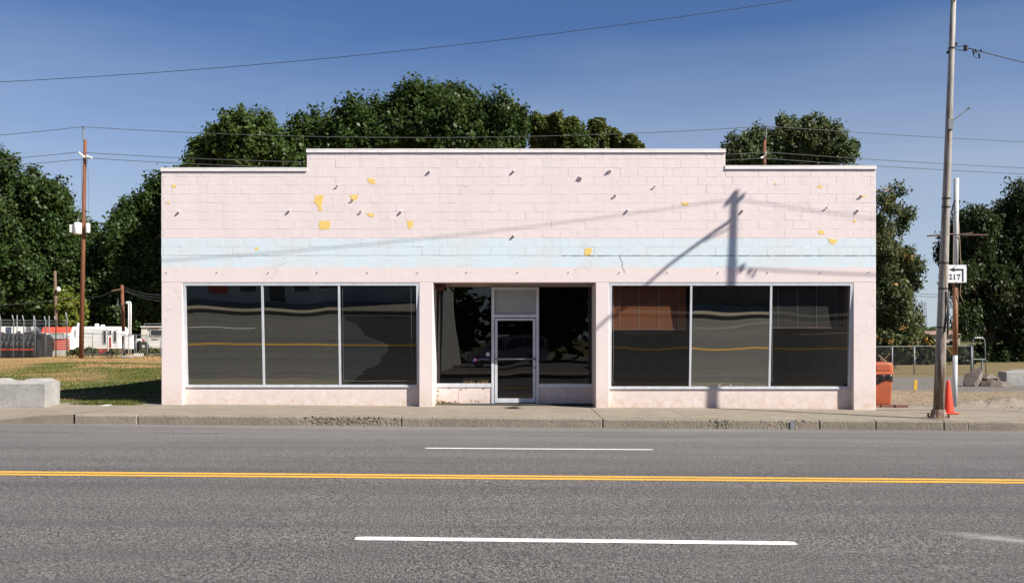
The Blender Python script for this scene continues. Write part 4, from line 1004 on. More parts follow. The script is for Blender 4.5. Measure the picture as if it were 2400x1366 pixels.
b = MB(); p, q_ = at(284, 787, 78.4), at(297, 776, 78.4); b.box(p.x, q_.x, 78.2, 78.5, p.z, q_.z); b.build('meter_box', m_white, t)
p = at(294, 818, 78); q_ = at(314, 787, 78); b = MB(); b.cbox(p.x, q_.x, 77.6, 78.0, p.z, q_.z, .03); b.box(p.x - .02, q_.x + .02, 77.58, 78.02, q_.z, q_.z + .05)
o = b.build('electrical_cabinet', m_white); tag(o, 'white metal electrical cabinet in front of the service pole', 'cabinet')
for i, (a, c, e, f_) in enumerate(((290, 672, 420, 688), (290, 678, 420, 694), (290, 680, 420, 705))):
    wire(('uppermost', 'middle', 'lowest')[i] + ' service wire from the short pole to the shop side', catenary(at(a, c, 78.8), at(e, f_, 60), .3, 14), .018, m_wire2, 'service wires')
wire('sagging service wire between the tall pole and the short pole', catenary(at(196, 694, 75), at(264, 681, 78.8), .25, 12), .018, m_wire, 'service wires')
wire('low cable running left from the tall pole across the dark trees', catenary(at(195, 694, 75), at(-200, 712, 75), .4, 14), .018, m_wire2, 'service wires')

# trailers
def rounded(x0, x1, z0, z1, rt, n=6, rb=.05):
    pts = [(x0, z0), (x1, z0)]
    for k in range(n + 1): t = pi / 2 * k / n; pts.append((x1 - rt + rt * cos(t), z1 - rt + rt * sin(t)))
    for k in range(n + 1): t = pi / 2 + pi / 2 * k / n; pts.append((x0 + rt + rt * cos(t), z1 - rt + rt * sin(t)))
    return pts
def win(t, px0, px1, r0, r1, Y, frame=.06, name='window', m=m_rvglass, fm=m_rvgrey):
    p, q_ = at(px0, r1, Y), at(px1, r0, Y)
    b = MB()
    for (a, c, e, f_) in ((p.x, q_.x, p.z, p.z + frame), (p.x, q_.x, q_.z - frame, q_.z), (p.x, p.x + frame, p.z + frame, q_.z - frame), (q_.x - frame, q_.x, p.z + frame, q_.z - frame)): b.box(a, c, Y - .05, Y + .02, e, f_)
    o = b.build(name, fm, t)
    b = MB(); b.box(p.x + frame, q_.x - frame, Y - .02, Y + .02, p.z + frame, q_.z - frame); b.build('pane', m, o)
    return o
# white trailer, side-on
Y = 86; p = at(163, 826, Y); q_ = at(279, 765, Y)
t = thing('travel_trailer', 'white travel trailer with a dark blue stripe behind the wooden pole', 'trailer', ((p.x + q_.x) / 2, Y + 1.1, 0))
b = MB(); b.prism(rounded(p.x, q_.x, p.z + .35, q_.z, .45), Y, Y + 2.3); b.build('body', m_rvwhite, t)
b = MB(); zz = np.linspace(p.z + .45, q_.z - .3, 14)
for z in zz: b.box(p.x + .9, q_.x - .1, Y - .012, Y, z, z + .02)
b.build('siding_rib', m_rvgrey, t)
a, c = at(167, 822, Y), at(173, 767, Y); b = MB(); b.box(a.x, c.x, Y - .03, Y, a.z, c.z - .12); b.build('blue_stripe', m_rvblue, t)
win(t, 173, 179, 773, 789, Y); win(t, 240.5, 250, 774, 806, Y); win(t, 265, 274, 775, 802, Y)
a, c = at(253, 822, Y), at(264, 770, Y); b = MB(); b.box(a.x, c.x, Y - .045, Y, a.z, c.z); d = b.build('door', m_white, t); win(t, 255.5, 262, 774, 783, Y - .05, .04)
b = MB(); b.box(at(256, 0, Y).x, at(261, 0, Y).x, Y - .052, Y - .046, at(0, 815, Y).z, at(0, 790, Y).z); b.build('door_mat_panel', m_redplastic, t)
b = MB()
for px, h in ((218, .28), (176, .35), (232, .18)):
    c = at(px, 765, Y); b.lathe([(.16, 0), (.2, h * .6), (.12, h)], (c.x, Y + .8, c.z - .02), 10)
b.build('roof_vent', m_white, t, True)
b = MB()
for x in (p.x + 1.4, p.x + 2.2): b.tube([(x, Y + .1, .32), (x, Y + .35, .32)], .32, 14)
b.build('wheel', m_tyre, t)
# red ended trailer
Y = 85; p = at(94, 834, Y); q_ = at(163, 766, Y)
t = thing('travel_trailer', 'old trailer showing its red and silver rounded end behind the black tanks', 'trailer', ((p.x + q_.x) / 2, Y + 2, 0))
def endprof(z):                                          # the end sheet bulges: y offset by height
    u = (z - p.z) / (q_.z - p.z); return .55 * max(0, (u - .55) / .45) ** 2.2 + .12 * max(0, .25 - u)
def endpanel(r0, r1, m, name, par, inset=0.0):
    b = MB(); z1, z0 = at(0, r0, Y).z, at(0, r1, Y).z
    b.grid(lambda u, v: (p.x + inset + (q_.x - p.x - 2 * inset) * u, Y + endprof(z0 + (z1 - z0) * v) + .05 * (2 * u - 1) ** 4, z0 + (z1 - z0) * v), 6, 8)
    return b.build(name, m, par, True)
b = MB(); b.box(p.x + .03, q_.x - .03, Y + .65, Y + 5, p.z + .4, q_.z - .02); b.box(p.x + .03, q_.x - .03, Y + .12, Y + .66, p.z + .4, q_.z - .65); b.build('body', m_rvwhite, t)
endpanel(766, 780, m_red, 'end_panel', t); endpanel(780, 795, m_rvgrey, 'end_panel', t); endpanel(795, 820, m_red, 'end_panel', t); endpanel(820, 833, m_rvgrey, 'end_panel', t)
b = MB()
for r in (783, 786.5, 790, 793): z = at(0, r, Y).z; b.box(p.x + .1, q_.x - .1, Y - .02, Y + .01, z, z + .03)
for r in (800, 805, 810, 815): z = at(0, r, Y).z; b.box(p.x + .02, q_.x - .02, Y - .012, Y + .06, z, z + .025)
b.build('siding_rib', m_rvwhite, t)
win(t, 118, 152, 780, 794, Y - .01, .07, 'window', m_rvgrey)
b = MB(); b.tube([at(122, 790, Y - .08), at(126, 805, Y - .08), at(125, 820, Y - .06)], .06, 5); b.build('spare_hose', m_blackplastic, t)
# far white trailer at left edge
Y = 90; p = at(-60, 830, Y); q_ = at(96, 765, Y)
t = thing('travel_trailer', 'long white trailer mostly hidden behind the black tanks at far left', 'trailer', ((p.x + q_.x) / 2, Y + 1, 0))
b = MB(); b.prism(rounded(p.x, q_.x, p.z + .3, q_.z, .55), Y, Y + 2.3); b.build('body', m_rvwhite, t)
a, c = at(14, 800, Y), at(27, 765, Y); b = MB(); b.box(a.x, c.x, Y - .03, Y, a.z, c.z - .05); b.build('blue_stripe', m_rvblue, t)
win(t, 39, 50, 775, 786, Y); win(t, 60, 73, 771, 783, Y, .06, 'window', m_rvwhite); win(t, 75, 91, 775, 787, Y)
# camper beside the shop
Y = 82; p = at(331, 828, Y); q_ = at(430, 765, Y)
t = thing('truck_camper', 'cream camper with brown roof trim and spare wheel next to the shop wall', 'camper', ((p.x + q_.x) / 2, Y + 1, 0))
b = MB(); b.prism(rounded(p.x, q_.x, p.z + .45, q_.z, .12), Y, Y + 2.3); b.build('body', M('camper_cream', (.70, .68, .61), (.60, .58, .52), scale=2, rough=.5), t)
b = MB(); b.box(p.x - .05, q_.x, Y - .1, Y + 2.3, q_.z - .05, q_.z + .03); b.build('roof_edge', m_rvwhite, t)
b = MB()
for k in range(5): b.box(at(351 + 5 * k, 0, Y).x, at(354 + 5 * k, 0, Y).x, Y - .12, Y, q_.z - .16, q_.z - .06)
b.build('roof_trim', m_rustbrown, t)
win(t, 352, 400, 772, 788, Y)
b = MB(); b.box(at(347, 0, Y).x, at(376, 0, Y).x, Y - .02, Y, at(0, 811, Y).z, at(0, 799, Y).z); b.build('hatch', m_rvwhite, t)
b = MB(); pts = [at(355 + k * 2, 796 - (2 if k % 2 else 0) - (1 if k == 0 else 0), Y - .02) for k in range(9)]; b.tube(pts, .025, 4); b.build('script_mark', m_ink, t)
b = MB(); b.box(at(333, 0, Y).x, at(339, 0, Y).x, Y - .03, Y, at(0, 798, Y).z, at(0, 794.5, Y).z); b.build('tail_light', m_redstripe, t)
b = MB()
for k in (0, 1): b.tube([at(338, 764, Y + .5 + k), at(338, 759, Y + .5 + k), at(420, 758, Y + .5 + k)], .03, 5)
b.build('roof_rack', m_galv, t)
c = at(337.5, 811, Y - .4)
b = MB(); pr = [(.15, -.10), (.30, -.13), (.40, -.10), (.42, 0), (.40, .10), (.30, .13), (.15, .10)]
vs = [(c.x + r * cos(2 * pi * k / 20), c.y + yy, c.z + r * sin(2 * pi * k / 20)) for r, yy in pr for k in range(20)]
b.add(vs, [(j * 20 + k, (j + 1) * 20 + k, (j + 1) * 20 + (k + 1) % 20, j * 20 + (k + 1) % 20) for j in range(6) for k in range(20)])
b.build('spare_wheel', m_tyre, t, True)
b = MB(); b.tube([(c.x, c.y - .08, c.z), (c.x, c.y + .1, c.z)], .17, 14); b.build('wheel_rim', m_rvgrey, t)
b = MB(); b.tube([at(316, 805, Y - .5), at(322, 797, Y - .5), at(328, 796, Y - .4), at(333, 803, Y - .3)], .13, 7); b.tube([(c.x - .8, Y - .3, .1), (c.x + .1, Y - .3, .75)], .05, 5); b.build('hitch_cover', m_rvgrey, t, True)
# red crate
c = at(243, 826, 78.5); t = thing('crate', 'small red slatted crate on the grass before the white trailer', 'crate', (c.x, 78.5, c.z - .1))
for k in range(9): b = MB(); b.box(c.x - .38 + k * .085, c.x - .33 + k * .085, 78.3, 78.33, c.z - .05, c.z + .30); b.build('slat', m_redplastic, t)
b = MB(); b.box(c.x - .4, c.x + .42, 78.331, 78.36, c.z + .24, c.z + .30); b.box(c.x - .4, c.x + .42, 78.331, 78.36, c.z - .05, c.z); b.box(c.x - .4, c.x + .42, 78.36, 78.9, c.z - .05, c.z + .02); b.build('frame', m_redplastic, t)
# black ribbed tanks
def tank(px0, px1, r0, r1, Y, label, nrib, stripe_row=None):
    p, q_ = at(px0, r1, Y), at(px1, r0, Y); h = q_.z - p.z; rr = h / 2
    t = thing('storage_tank', label, 'tank', ((p.x + q_.x) / 2, Y + rr, p.z)); b = MB()
    prof = []
    n = nrib * 4
    for i in range(n + 1):
        x = p.x + (q_.x - p.x) * i / n; s = 1.0 if i % 4 in (1, 2) else .91
        if i in (0, n): s *= .72
        prof.append((x, s))
    K = 18; vs = []
    for x, s in prof:
        for k in range(K):
            a = 2 * pi * k / K; ca, sa = cos(a), sin(a)
            e = .55; X_ = abs(ca) ** e * (1 if ca > 0 else -1); Z_ = abs(sa) ** e * (1 if sa > 0 else -1)
            vs.append((x, Y + rr + rr * .95 * s * X_, p.z + rr + rr * s * Z_))
    fs = [(i * K + k, i * K + (k + 1) % K, (i + 1) * K + (k + 1) % K, (i + 1) * K + k) for i in range(n) for k in range(K)]
    fs.append(tuple(range(K))); fs.append(tuple(n * K + k for k in range(K - 1, -1, -1)))
    b.add(vs, fs); b.build('ribbed_shell', m_blackplastic, t)
    b = MB()
    for u in (.35, .75): b.lathe([(.3, 0), (.3, .12), (.24, .16)], (p.x + (q_.x - p.x) * u, Y + rr, q_.z - .06), 12)
    b.build('hatch_lid', m_blackplastic, t)
    if stripe_row:
        z = at(0, stripe_row, Y).z; b = MB(); b.box(p.x, q_.x - .05, Y - .05, Y - .02, z - .05, z + .06); b.build('red_strap', m_redstripe, t)
tank(-70, 92, 781, 838, 80.5, 'tall black ribbed tank in the rear row behind the mesh fence', 16)
tank(-70, 81, 797, 840, 77.6, 'low black ribbed tank with a red strap behind the mesh fence', 12, 819)
# coil of black drain pipe at the right end
c = at(102, 838, 80.3); t = thing('pipe_coil', 'upright stack of black corrugated pipe coils beside the tanks', 'pipe coil', (c.x, 80.3, c.z))
for k in range(12):
    b = MB(); z = c.z + .10 + k * .155; rr = .62 - .012 * max(0, k - 8) ** 2
    b.tube([(c.x + rr * cos(2 * pi * j / 24), 80.3 + rr * sin(2 * pi * j / 24), z) for j in range(25)], .08, 6, False); b.build('pipe_turn', m_blackplastic, t, True)

# ------------------------------------------------------------------ chain link fences
def chainlink(pts, z0s, h, pitch, r, mb):
    """diagonal wires over straight runs"""
    for i in range(len(pts) - 1):
        (xa, ya), (xb, yb) = pts[i], pts[i + 1]; L = math.hypot(xb - xa, yb - ya); n = int((L + h) / pitch)
        for s in (1, -1):
            for k in range(n):
                u0 = k * pitch - (h if s > 0 else 0); u1 = u0 + h * 1.0
                za, zb = (0, h) if s > 0 else (h, 0)
                lo, hi = max(0, u0), min(L, u1)
                if hi - lo < .02: continue
                f = lambda u: za + (zb - za) * (u - u0) / h
                A = Vector((xa + (xb - xa) * lo / L, ya + (yb - ya) * lo / L, z0s + f(lo))); B = Vector((xa + (xb - xa) * hi / L, ya + (yb - ya) * hi / L, z0s + f(hi)))
                mb.tube([A, B], r, 3, False)
Y = 76.5
t = thing('chain_link_fence', 'tall chain link fence with bare upright posts before the black tanks', 'fence', at(80, 838, Y))
for px, rt in ((2, 737), (32, 738), (56, 739), (83, 740), (107, 741), (131, 741), (157, 732)):
    a, c = at(px - (1 if px < 100 else 0), 839, Y), at(px, rt, Y); a.z = gh(a.x, Y) - .1
    b = MB(); b.tube([a, c.lerp(a, .14), c + Vector((-.06, -.12, 0))], .045, 6); b.build('post', m_galv, t, True)
b = MB(); b.tube([at(-80, 749, Y), at(157, 752, Y)], .03, 6); b.build('top_rail', m_galv, t)
b = MB(); z0 = gh(-40, Y) + .02; chainlink([(at(-80, 0, Y).x, Y), (at(157, 0, Y).x, Y)], z0, at(0, 752, Y).z - z0, .16, .0022, b); o = b.build('wire_mesh', m_galv, t); o['kind'] = 'stuff'
Y = 83.5
t = thing('chain_link_fence', 'rear chain link fence posts standing between tanks and trailers', 'fence', at(80, 836, Y))
for px, rt in ((40, 738), (79, 739), (115, 740)):
    a, c = at(px, 834, Y), at(px, rt, Y); b = MB(); b.tube([a, c], .04, 6); b.build('post', m_galv, t, True)
b = MB(); b.tube([at(-30, 757, Y), at(157, 759, Y)], .02, 5); b.build('top_rail', m_galv, t)
Y = 76.5
t = thing('chain_link_fence', 'low chain link fence with rails in front of the white trailer', 'fence', at(250, 838, Y))
for px, rt in ((196, 780), (217, 780), (292, 783), (319, 785), (345, 786), (376, 786)):
    a, c = at(px, 836, Y), at(px, rt, Y); a.z = gh(a.x, Y) - .1; b = MB(); b.tube([a, c], .035, 6); b.build('post', m_galv, t, True)
for A, B in (((157, 789), (217, 789)), ((157, 814), (217, 814)), ((196, 781), (345, 785)), ((345, 786), (430, 787)), ((345, 830), (430, 831)), ((196, 829), (292, 832))):
    b = MB(); b.tube([at(*A, Y), at(*B, Y)], .022, 5); b.build('rail', m_galv, t)
b = MB(); chainlink([(at(157, 0, Y).x, Y), (at(430, 0, Y).x, Y)], gh(-30, Y) + .03, at(0, 785, Y).z - gh(-30, Y) - .05, .16, .0022, b); o = b.build('wire_mesh', m_galv, t); o['kind'] = 'stuff'
t = thing('fence_gate', 'leaning tubular fence gate by the electrical cabinet', 'gate', at(288, 836, 75.8))
b = MB(); b.tube([at(286, 836, 75.8), at(292, 784, 75.8), at(319, 785, 75.8), at(314, 833, 75.8), at(286, 836, 75.8)], .03, 6); b.build('gate_frame', m_galv, t)
b = MB(); b.tube([at(302, 784, 75.8), at(300, 834, 75.8)], .022, 5); b.build('gate_bar', m_galv, t)
c = at(298, 837, 75.5); b = MB(); b.cbox(c.x - .35, c.x + .35, 75.3, 75.7, c.z - .05, c.z + .12, .03); o = b.build('concrete_block', m_barrier); tag(o, 'small pale concrete footing at the foot of the gate', 'block')
b = MB()
for k in range(5): a = at(316 + 4.4 * k, 834, 75.3); b.tube([(a.x + .1 * cos(2 * pi * j / 10), 75.3, a.z + .08 + .1 * sin(2 * pi * j / 10)) for j in range(11)], .022, 5, False)
o = b.build('chain', m_white); tag(o, 'white plastic chain loops lying below the camper wheel', 'chain')

# concrete barrier on the left
x1 = -10.50; x0 = -15.2; y0 = 22.03; y1 = 22.78; zb = gz(-11, 22) - .01; zt = zb + .565
t = thing('concrete_barrier', 'grey concrete barrier block with notched top at the lot entrance', 'barrier', (x1 - .8, 22.4, zb))
b = MB()
def bar(u, v): pass
nX = 40; q = random.Random(3); vs = []
sec = [(0, 0), (.01, .10), (.0, .35), (.0, .52), (.03, .565), (.14, .575), (.20, .63), (.55, .63), (.61, .575), (.72, .565), (.75, .52), (.75, .2), (.75, 0)]
for i in range(nX + 1):
    x = x0 + (x1 - x0) * i / nX
    notch = 1 if (.55 < (x1 - x) < .95 or x1 - x < .10) else 0
    for j, (yy, zz) in enumerate(sec):
        z_ = zz if not (notch and zz > .575) else .575
        vs.append((x + q.uniform(-.006, .006) + (.0 if i < nX else -.0 + .03 * zz), y0 + yy + q.uniform(-.005, .005), zb + z_ + q.uniform(-.005, .005) * (j not in (0, 12))))
k = len(sec)
b.add(vs, [(i * k + j, (i + 1) * k + j, (i + 1) * k + j + 1, i * k + j + 1) for i in range(nX) for j in range(k - 1)] + [tuple(nX * k + j for j in range(k)), tuple(range(k - 1, -1, -1))])
autosmooth(b.build('barrier_body', m_barrier, t), 30)
# grass blades and weeds on the left lot
def blades(name, label, n, box, h, m, seed, dens, kind='stuff'):
    r = np.random.default_rng(seed); (xa, xb, ya, yb) = box
    x = r.uniform(xa, xb, n * 3); y = ya + (yb - ya) * r.random(n * 3) ** 1.6
    d = dens(x, y); keep = r.random(n * 3) < d; x = x[keep][:n]; y = y[keep][:n]; n = len(x)
    z = np.array([gh(a, c) for a, c in zip(x, y)]); hh = h * r.uniform(.4, 1.2, n); an = r.uniform(0, 2 * pi, n); w = .006 + .004 * r.random(n) + .0006 * (y - 22)
    lx = r.normal(size=n) * .45 * hh; ly = r.normal(size=n) * .45 * hh
    v = np.empty((n, 3, 3)); v[:, 0] = np.stack([x - w * np.cos(an), y - w * np.sin(an), z - .01], 1); v[:, 1] = np.stack([x + w * np.cos(an), y + w * np.sin(an), z - .01], 1); v[:, 2] = np.stack([x + lx, y + ly, z + hh], 1)
    o = link(name, raw_mesh(name, v.reshape(-1, 3), 3, m)); return tag(o, label, 'grass', None, kind)
nz = lambda x, y: .5 + .2 * np.sin(x * .7 + 1.9 * np.sin(y * .31 + .4 * x)) + .2 * np.sin(y * .55 + .9 * x + 1.5 * np.sin(x * .45)) + .15 * np.sin(2.3 * x - 1.3 * y + 2 * np.sin(.6 * y))
blades('grass', 'short green grass on the lot left of the shop', 70000, (-30, -8.3, 23.6, 62), .055, m_blade, 5, lambda x, y: np.clip(nz(x, y) * 1.6 - .35, 0, 1) * (x > -.62 * y))
blades('dry_grass', 'dry straw coloured grass on the lot left of the shop', 30000, (-34, -8.3, 24.5, 74), .05, m_straw, 6, lambda x, y: np.clip(1.0 - nz(x, y) * 1.2, 0, 1) * (x > -.62 * y))
blades('weeds', 'low weeds along the pavement edge by the barrier', 2200, (-10.4, -8.6, 22.75, 23.7), .11, m_blade, 7, lambda x, y: np.clip(1.3 - np.abs(x + 9.45) * 1.5, 0, 1) * np.clip(1.4 - np.abs(y - 23.0) * 2.2, 0, 1))
for i, (sp, lab) in enumerate(((((170, 825, 7), (182, 823, 8), (160, 828, 5)), 'dark weed clump at the foot of the tall wooden pole'), (((207, 822, 9), (222, 825, 8), (196, 826, 6)), 'dark weed clump right of the tall wooden pole'),
                       (((262, 824, 8), (275, 825, 7), (250, 828, 5)), 'dark weed clump below the white trailer door'), (((335, 826, 7), (352, 822, 9), (370, 824, 8)), 'dark weed clump below the camper'))):
    bush('weed_clump', lab, 77.6, sp, m_weed, 1100, .10, 90 + i, 'weeds along the fence')
b = MB(); b.box(-9.40, -9.28, 22.4, 22.75, gz(-9.3, 22) + .004, gz(-9.3, 22) + .012); o = b.build('paper_scrap', m_white); tag(o, 'scrap of white paper lying on the pavement', 'litter')
# dead leaves at the entrance
r = np.random.default_rng(12); n = 160
x = ex(1018) + np.abs(r.normal(size=n)) * .35; y = E - .06 - np.abs(r.normal(size=n)) * .05; sel = x < ex(1150); x, y = x[sel], y[sel]; n = len(x)
z = np.array([gz(a, 22) for a in x]) + r.random(n) * .10 * np.exp(-(x - ex(1018)) * 3) + .006
an = r.normal(size=(n, 3)); an /= np.linalg.norm(an, axis=1)[:, None]; bn = np.cross(an, r.normal(size=(n, 3))); bn /= np.linalg.norm(bn, axis=1)[:, None]
s = .03; p = np.stack([x, y, z], 1); v = np.stack([p - an * s, p - bn * s * .5, p + an * s, p + bn * s * .5], 1).reshape(-1, 3); v[:, 2] = np.maximum(v[:, 2], .003)
tag(link('dead_leaves', raw_mesh('dead_leaves', v, 4, m_straw)), 'dry leaves blown into the corner of the entrance', 'leaves', None, 'stuff')

# ================================================================== RIGHT SIDE
# the steel lamp pole
pb = Vector((8.95, 20.6, gz(8.95, 20) + .0)); ptop = Vector((9.29, 20.6, 9.36))
t = thing('lamp_pole', 'tall weathered steel street lamp pole on the pavement', 'lamp pole', pb)
lean = lambda z: pb + (ptop - pb) * ((z - pb.z) / (ptop.z - pb.z))
b = MB(); zs = [pb.z + .05, 1.2, 3, 5, 7, 9.36]; b.tube([lean(z) for z in zs], [.112, .105, .092, .078, .064, .050], 16); b.build('pole_shaft', m_lamppole, t, True)
b = MB(); b.lathe([(.19, 0), (.19, .03), (.15, .04), (.135, .13), (.118, .20)], (pb.x, pb.y, pb.z), 14, .5); bs = b.build('base_flange', m_lamppole, t)
for dx, dy in ((.15, .15), (-.15, .15), (.15, -.15), (-.15, -.15)):
    b = MB(); b.tube([(pb.x + dx, pb.y + dy, pb.z + .03), (pb.x + dx, pb.y + dy, pb.z + .10)], .022, 6); b.build('anchor_bolt', m_lamppole, bs)
b = MB(); A = lean(8.80); B = Vector((9.28, 17.67, 9.95)); b.tube([A, A.lerp(B, .12) + Vector((0, 0, .10)), A.lerp(B, .3) + Vector((0, 0, .20)), A.lerp(B, .6) + Vector((0, 0, .17)), B], [.038, .036, .034, .031, .028], 8); arm = b.build('lamp_arm', m_lamppole, t, True)
b = MB(); b.tube([lean(8.62), A.lerp(B, .14) + Vector((0, 0, .06))], .014, 6); b.build('arm_brace', m_galv, arm)
c = B; b = MB(); K = 12; prof = [(-.05, .03), (.0, .09), (.12, .14), (.32, .17), (.52, .13), (.60, .03)]
vs = [(c.x + r_ * cos(2 * pi * k / K), c.y - d_, c.z + .02 + r_ * .55 * sin(2 * pi * k / K)) for d_, r_ in prof for k in range(K)]
b.add(vs, [(j * K + k, j * K + (k + 1) % K, (j + 1) * K + (k + 1) % K, (j + 1) * K + k) for j in range(5) for k in range(K)] + [tuple(range(K))[::-1], tuple(5 * K + k for k in range(K))]); b.build('lamp_head', m_galv, arm, True)
b = MB(); c = lean(9.32); b.lathe([(.055, 0), (.06, .05), (.02, .13)], c, 10); b.tube([c + Vector((-.10, -.04, -.08)), c + Vector((.0, 0, .04))], [.055, .045], 7); b.tube([c + Vector((.11, .05, -.08)), c + Vector((0, 0, -.18))], [.05, .05], 7); b.build('wire_bracket', m_galv, t)
b = MB()
for z in (7.7, 4.55, 4.37, 3.2, 2.66, 1.85): c = lean(z); d = .102 - .0063 * z * 1.0; b.tube([c + Vector((0, 0, -.014)), c + Vector((0, 0, .014))], .112 - .0064 * z + .008, 14)
b.build('steel_band', m_wire, t)
c = lean(7.7); b = MB(); b.tube([c + Vector((-.09, .02, -.10)), c + Vector((.10, -.02, .10))], .03, 6); b.tube([c + Vector((.05, 0, .02)), c + Vector((.26, -.03, .05))], .008, 4); b.tube([c + Vector((.05, 0, -.02)), c + Vector((.26, -.03, -.06))], .008, 4); b.tube([c + Vector((.28, -.03, .05)), c + Vector((.28, -.03, -.06))], .045, 8); b.build('dead_end_insulator', m_wire, t)
c = lean(6.15); b = MB(); b.tube([c + Vector((0, -.06, -.02)), c + Vector((.37, -.1, .27))], .013, 6); b.tube([c + Vector((.36, -.1, .26)), c + Vector((.39, -.1, .285))], .022, 6); b.box(c.x - .05, c.x + .05, c.y - .10, c.y - .06, c.z - .16, c.z + .05); b.build('antenna_stub', m_galv, t)
b = MB(); a0 = lean(2.62) + Vector((.10, -.03, 0)); b.tube([a0, lean(1.7) + Vector((.11, -.03, 0))], .028, 7); b.tube([lean(2.6) + Vector((.03, -.10, 0)), lean(2.2) + Vector((.06, -.11, 0)), lean(1.75) + Vector((.02, -.11, 0))], .015, 5); b.build('conduit', m_wire, t, True)
pz = pb.z; b = MB(); b.lathe([(.33, .0), (.33, .012), (.31, .016)], (pb.x, pb.y, pz - .003), 24); b.build('concrete_collar', m_kerbnew, t)
# wires on the lamp pole
top = lean(9.27)
b_l = []
Aw = Vector((top.x, top.y, top.z)); Bw = at(-330, 206, 20.9)
wire('thick black twisted cable crossing the sky above the shop', catenary(Bw, Aw, .42, 60), .0066, m_wire)
wire('black cable leaving the lamp pole top to the right', catenary(Aw, Vector((34, 20.2, 8.6)), .6, 30), .006, m_wire)
c = lean(7.7) + Vector((.3, -.03, 0))
o = wire('twisted service drop cable leaving the lamp pole to the right', catenary(c, Vector((22, 21.6, 6.2)), .35, 30), .011, m_wire)
b = MB()
for dx, dz, l in ((.14, -.02, .16), (.19, -.02, .10), (.26, -.1, .13), (.30, -.03, .05)):
    s = c + Vector((dx, 0, dz)); b.tube([s, s + Vector((0, 0, -l * .3)), s + Vector((.01, 0, -l * .65)), s + Vector((.01, 0, -l))], [.006, .022, .018, .005], 6)
b.tube([c + Vector((.15, 0, -.18)), c + Vector((.22, 0, -.21)), c + Vector((.27, 0, -.2))], .006, 4)
b.build('splice_connector', m_wire, o)

# second pole with the sign
pb2 = at(2237.5, 953, 24.2); pt2 = at(2241.5, 418, 24.2)
t = thing('sign_pole', 'thin steel pole half painted white and half rusty behind the lamp pole', 'pole', pb2)
cut1, cut2 = at(2239.4, 662, 24.2), at(2238.4, 832, 24.2)
b = MB(); b.tube([pb2 + Vector((0, 0, -.1)), cut2], .060, 12); b.build('pole_section', m_signpole_b, t, True)
b = MB(); b.tube([cut2, cut1], .063, 12); b.build('pole_section', m_signpole_r, t, True)
b = MB(); b.tube([cut1, pt2], .0605, 12); b.build('pole_section', m_signpole_w, t, True)
b = MB(); b.tube([at(2173, 553, 24.15), at(2236, 549, 24.1)], .022, 5); b.build('crossbar', m_woodgrey, t)
b = MB(); b.tube([at(2240, 551, 24.1), at(2280, 546, 24.1)], .016, 5); b.tube([at(2240, 551, 24.3), at(2315, 551, 24.35)], .02, 5); b.build('crossbar', M('dark_rusty_bar', (.10, .05, .035)), t)
b = MB(); b.tube([at(2237, 470, 24.12), at(2230, 500, 24.1), at(2226, 502, 24.0)], .02, 5); b.tube([at(2228, 502, 24.1), at(2246, 497, 24.1)], .008, 4); b.build('bracket', m_wire, t)
b = MB(); b.tube([at(2247, 520, 24.1), at(2251, 600, 24.1), at(2253, 650, 24.12), at(2250, 690, 24.1), at(2258, 708, 24.1)], .009, 5); b.build('loose_cord', M('tan_cord', (.33, .22, .15)), t, True)
Y = 24.08
t = thing('road_sign', 'square white sign with black left turn arrow and number 217', 'sign', at(2243, 662, Y))
S0, S1, R0, R1 = 2221.0, 2265.0, 621.0, 662.5
p, q_ = at(S0, R1, Y), at(S1, R0, Y)
b = MB(); b.cbox(p.x, q_.x, Y - .006, Y + .006, p.z, q_.z, .002); b.build('plate', m_signface, t)
def ink(polys, name):
    b = MB()
    for poly in polys:
        pts = [at(2200 + x / 13.66, 600 + y / 13.66, Y - .009) for x, y in poly]
        b.add(pts, [tuple(range(len(pts)))])
    return b.build(name, m_ink, t)
ink([[(330, 436), (522, 355), (500, 405), (500, 465), (522, 508)], [(500, 410), (800, 410), (750, 465), (500, 465)], [(800, 410), (800, 825), (750, 825), (750, 465)]], 'arrow')
d2 = [[(345, 640), (335, 610), (355, 580), (385, 578), (412, 590), (425, 620), (415, 655), (375, 710), (420, 706), (432, 690), (440, 692), (428, 752), (335, 752), (338, 735), (380, 672), (392, 630), (380, 600), (362, 600), (360, 622), (370, 636), (358, 648)]]
d1 = [[(470, 605), (510, 580), (522, 580), (522, 735), (545, 742), (545, 755), (465, 755), (465, 742), (488, 735), (488, 612), (470, 618)]]
d7 = [[(585, 585), (700, 585), (700, 605), (655, 690), (648, 760), (612, 760), (622, 695), (668, 622), (612, 622), (600, 640), (588, 640)]]
ink([s[::-1] for s in d2], 'digit'); ink([s[::-1] for s in d1], 'digit'); ink([s[::-1] for s in d7], 'digit')
b = MB()
for px, row in ((2241, 623.5), (2241, 660.5), (2263, 623.5), (2262, 661)): c = at(px, row, Y - .006); b.tube([c, c + Vector((0, -.008, 0))], .010, 6)
b.build('bolt', m_galv, t)
# traffic cone
c = Vector((at(2222, 968, 22).x, 22.0, 0)); c.z = gz(c.x, 22)
t = thing('traffic_cone', 'faded red orange traffic cone behind the lamp pole', 'cone', c)
b = MB(); b.cbox(c.x - .18, c.x + .18, c.y - .18, c.y + .18, c.z + .002, c.z + .035, .012); b.build('base', m_cone, t)
b = MB(); b.lathe([(.135, .034), (.128, .06), (.118, .10), (.04, .72), (.034, .745), (.026, .745), (.02, .70)], c, 20); b.build('cone_body', m_cone, t, True)
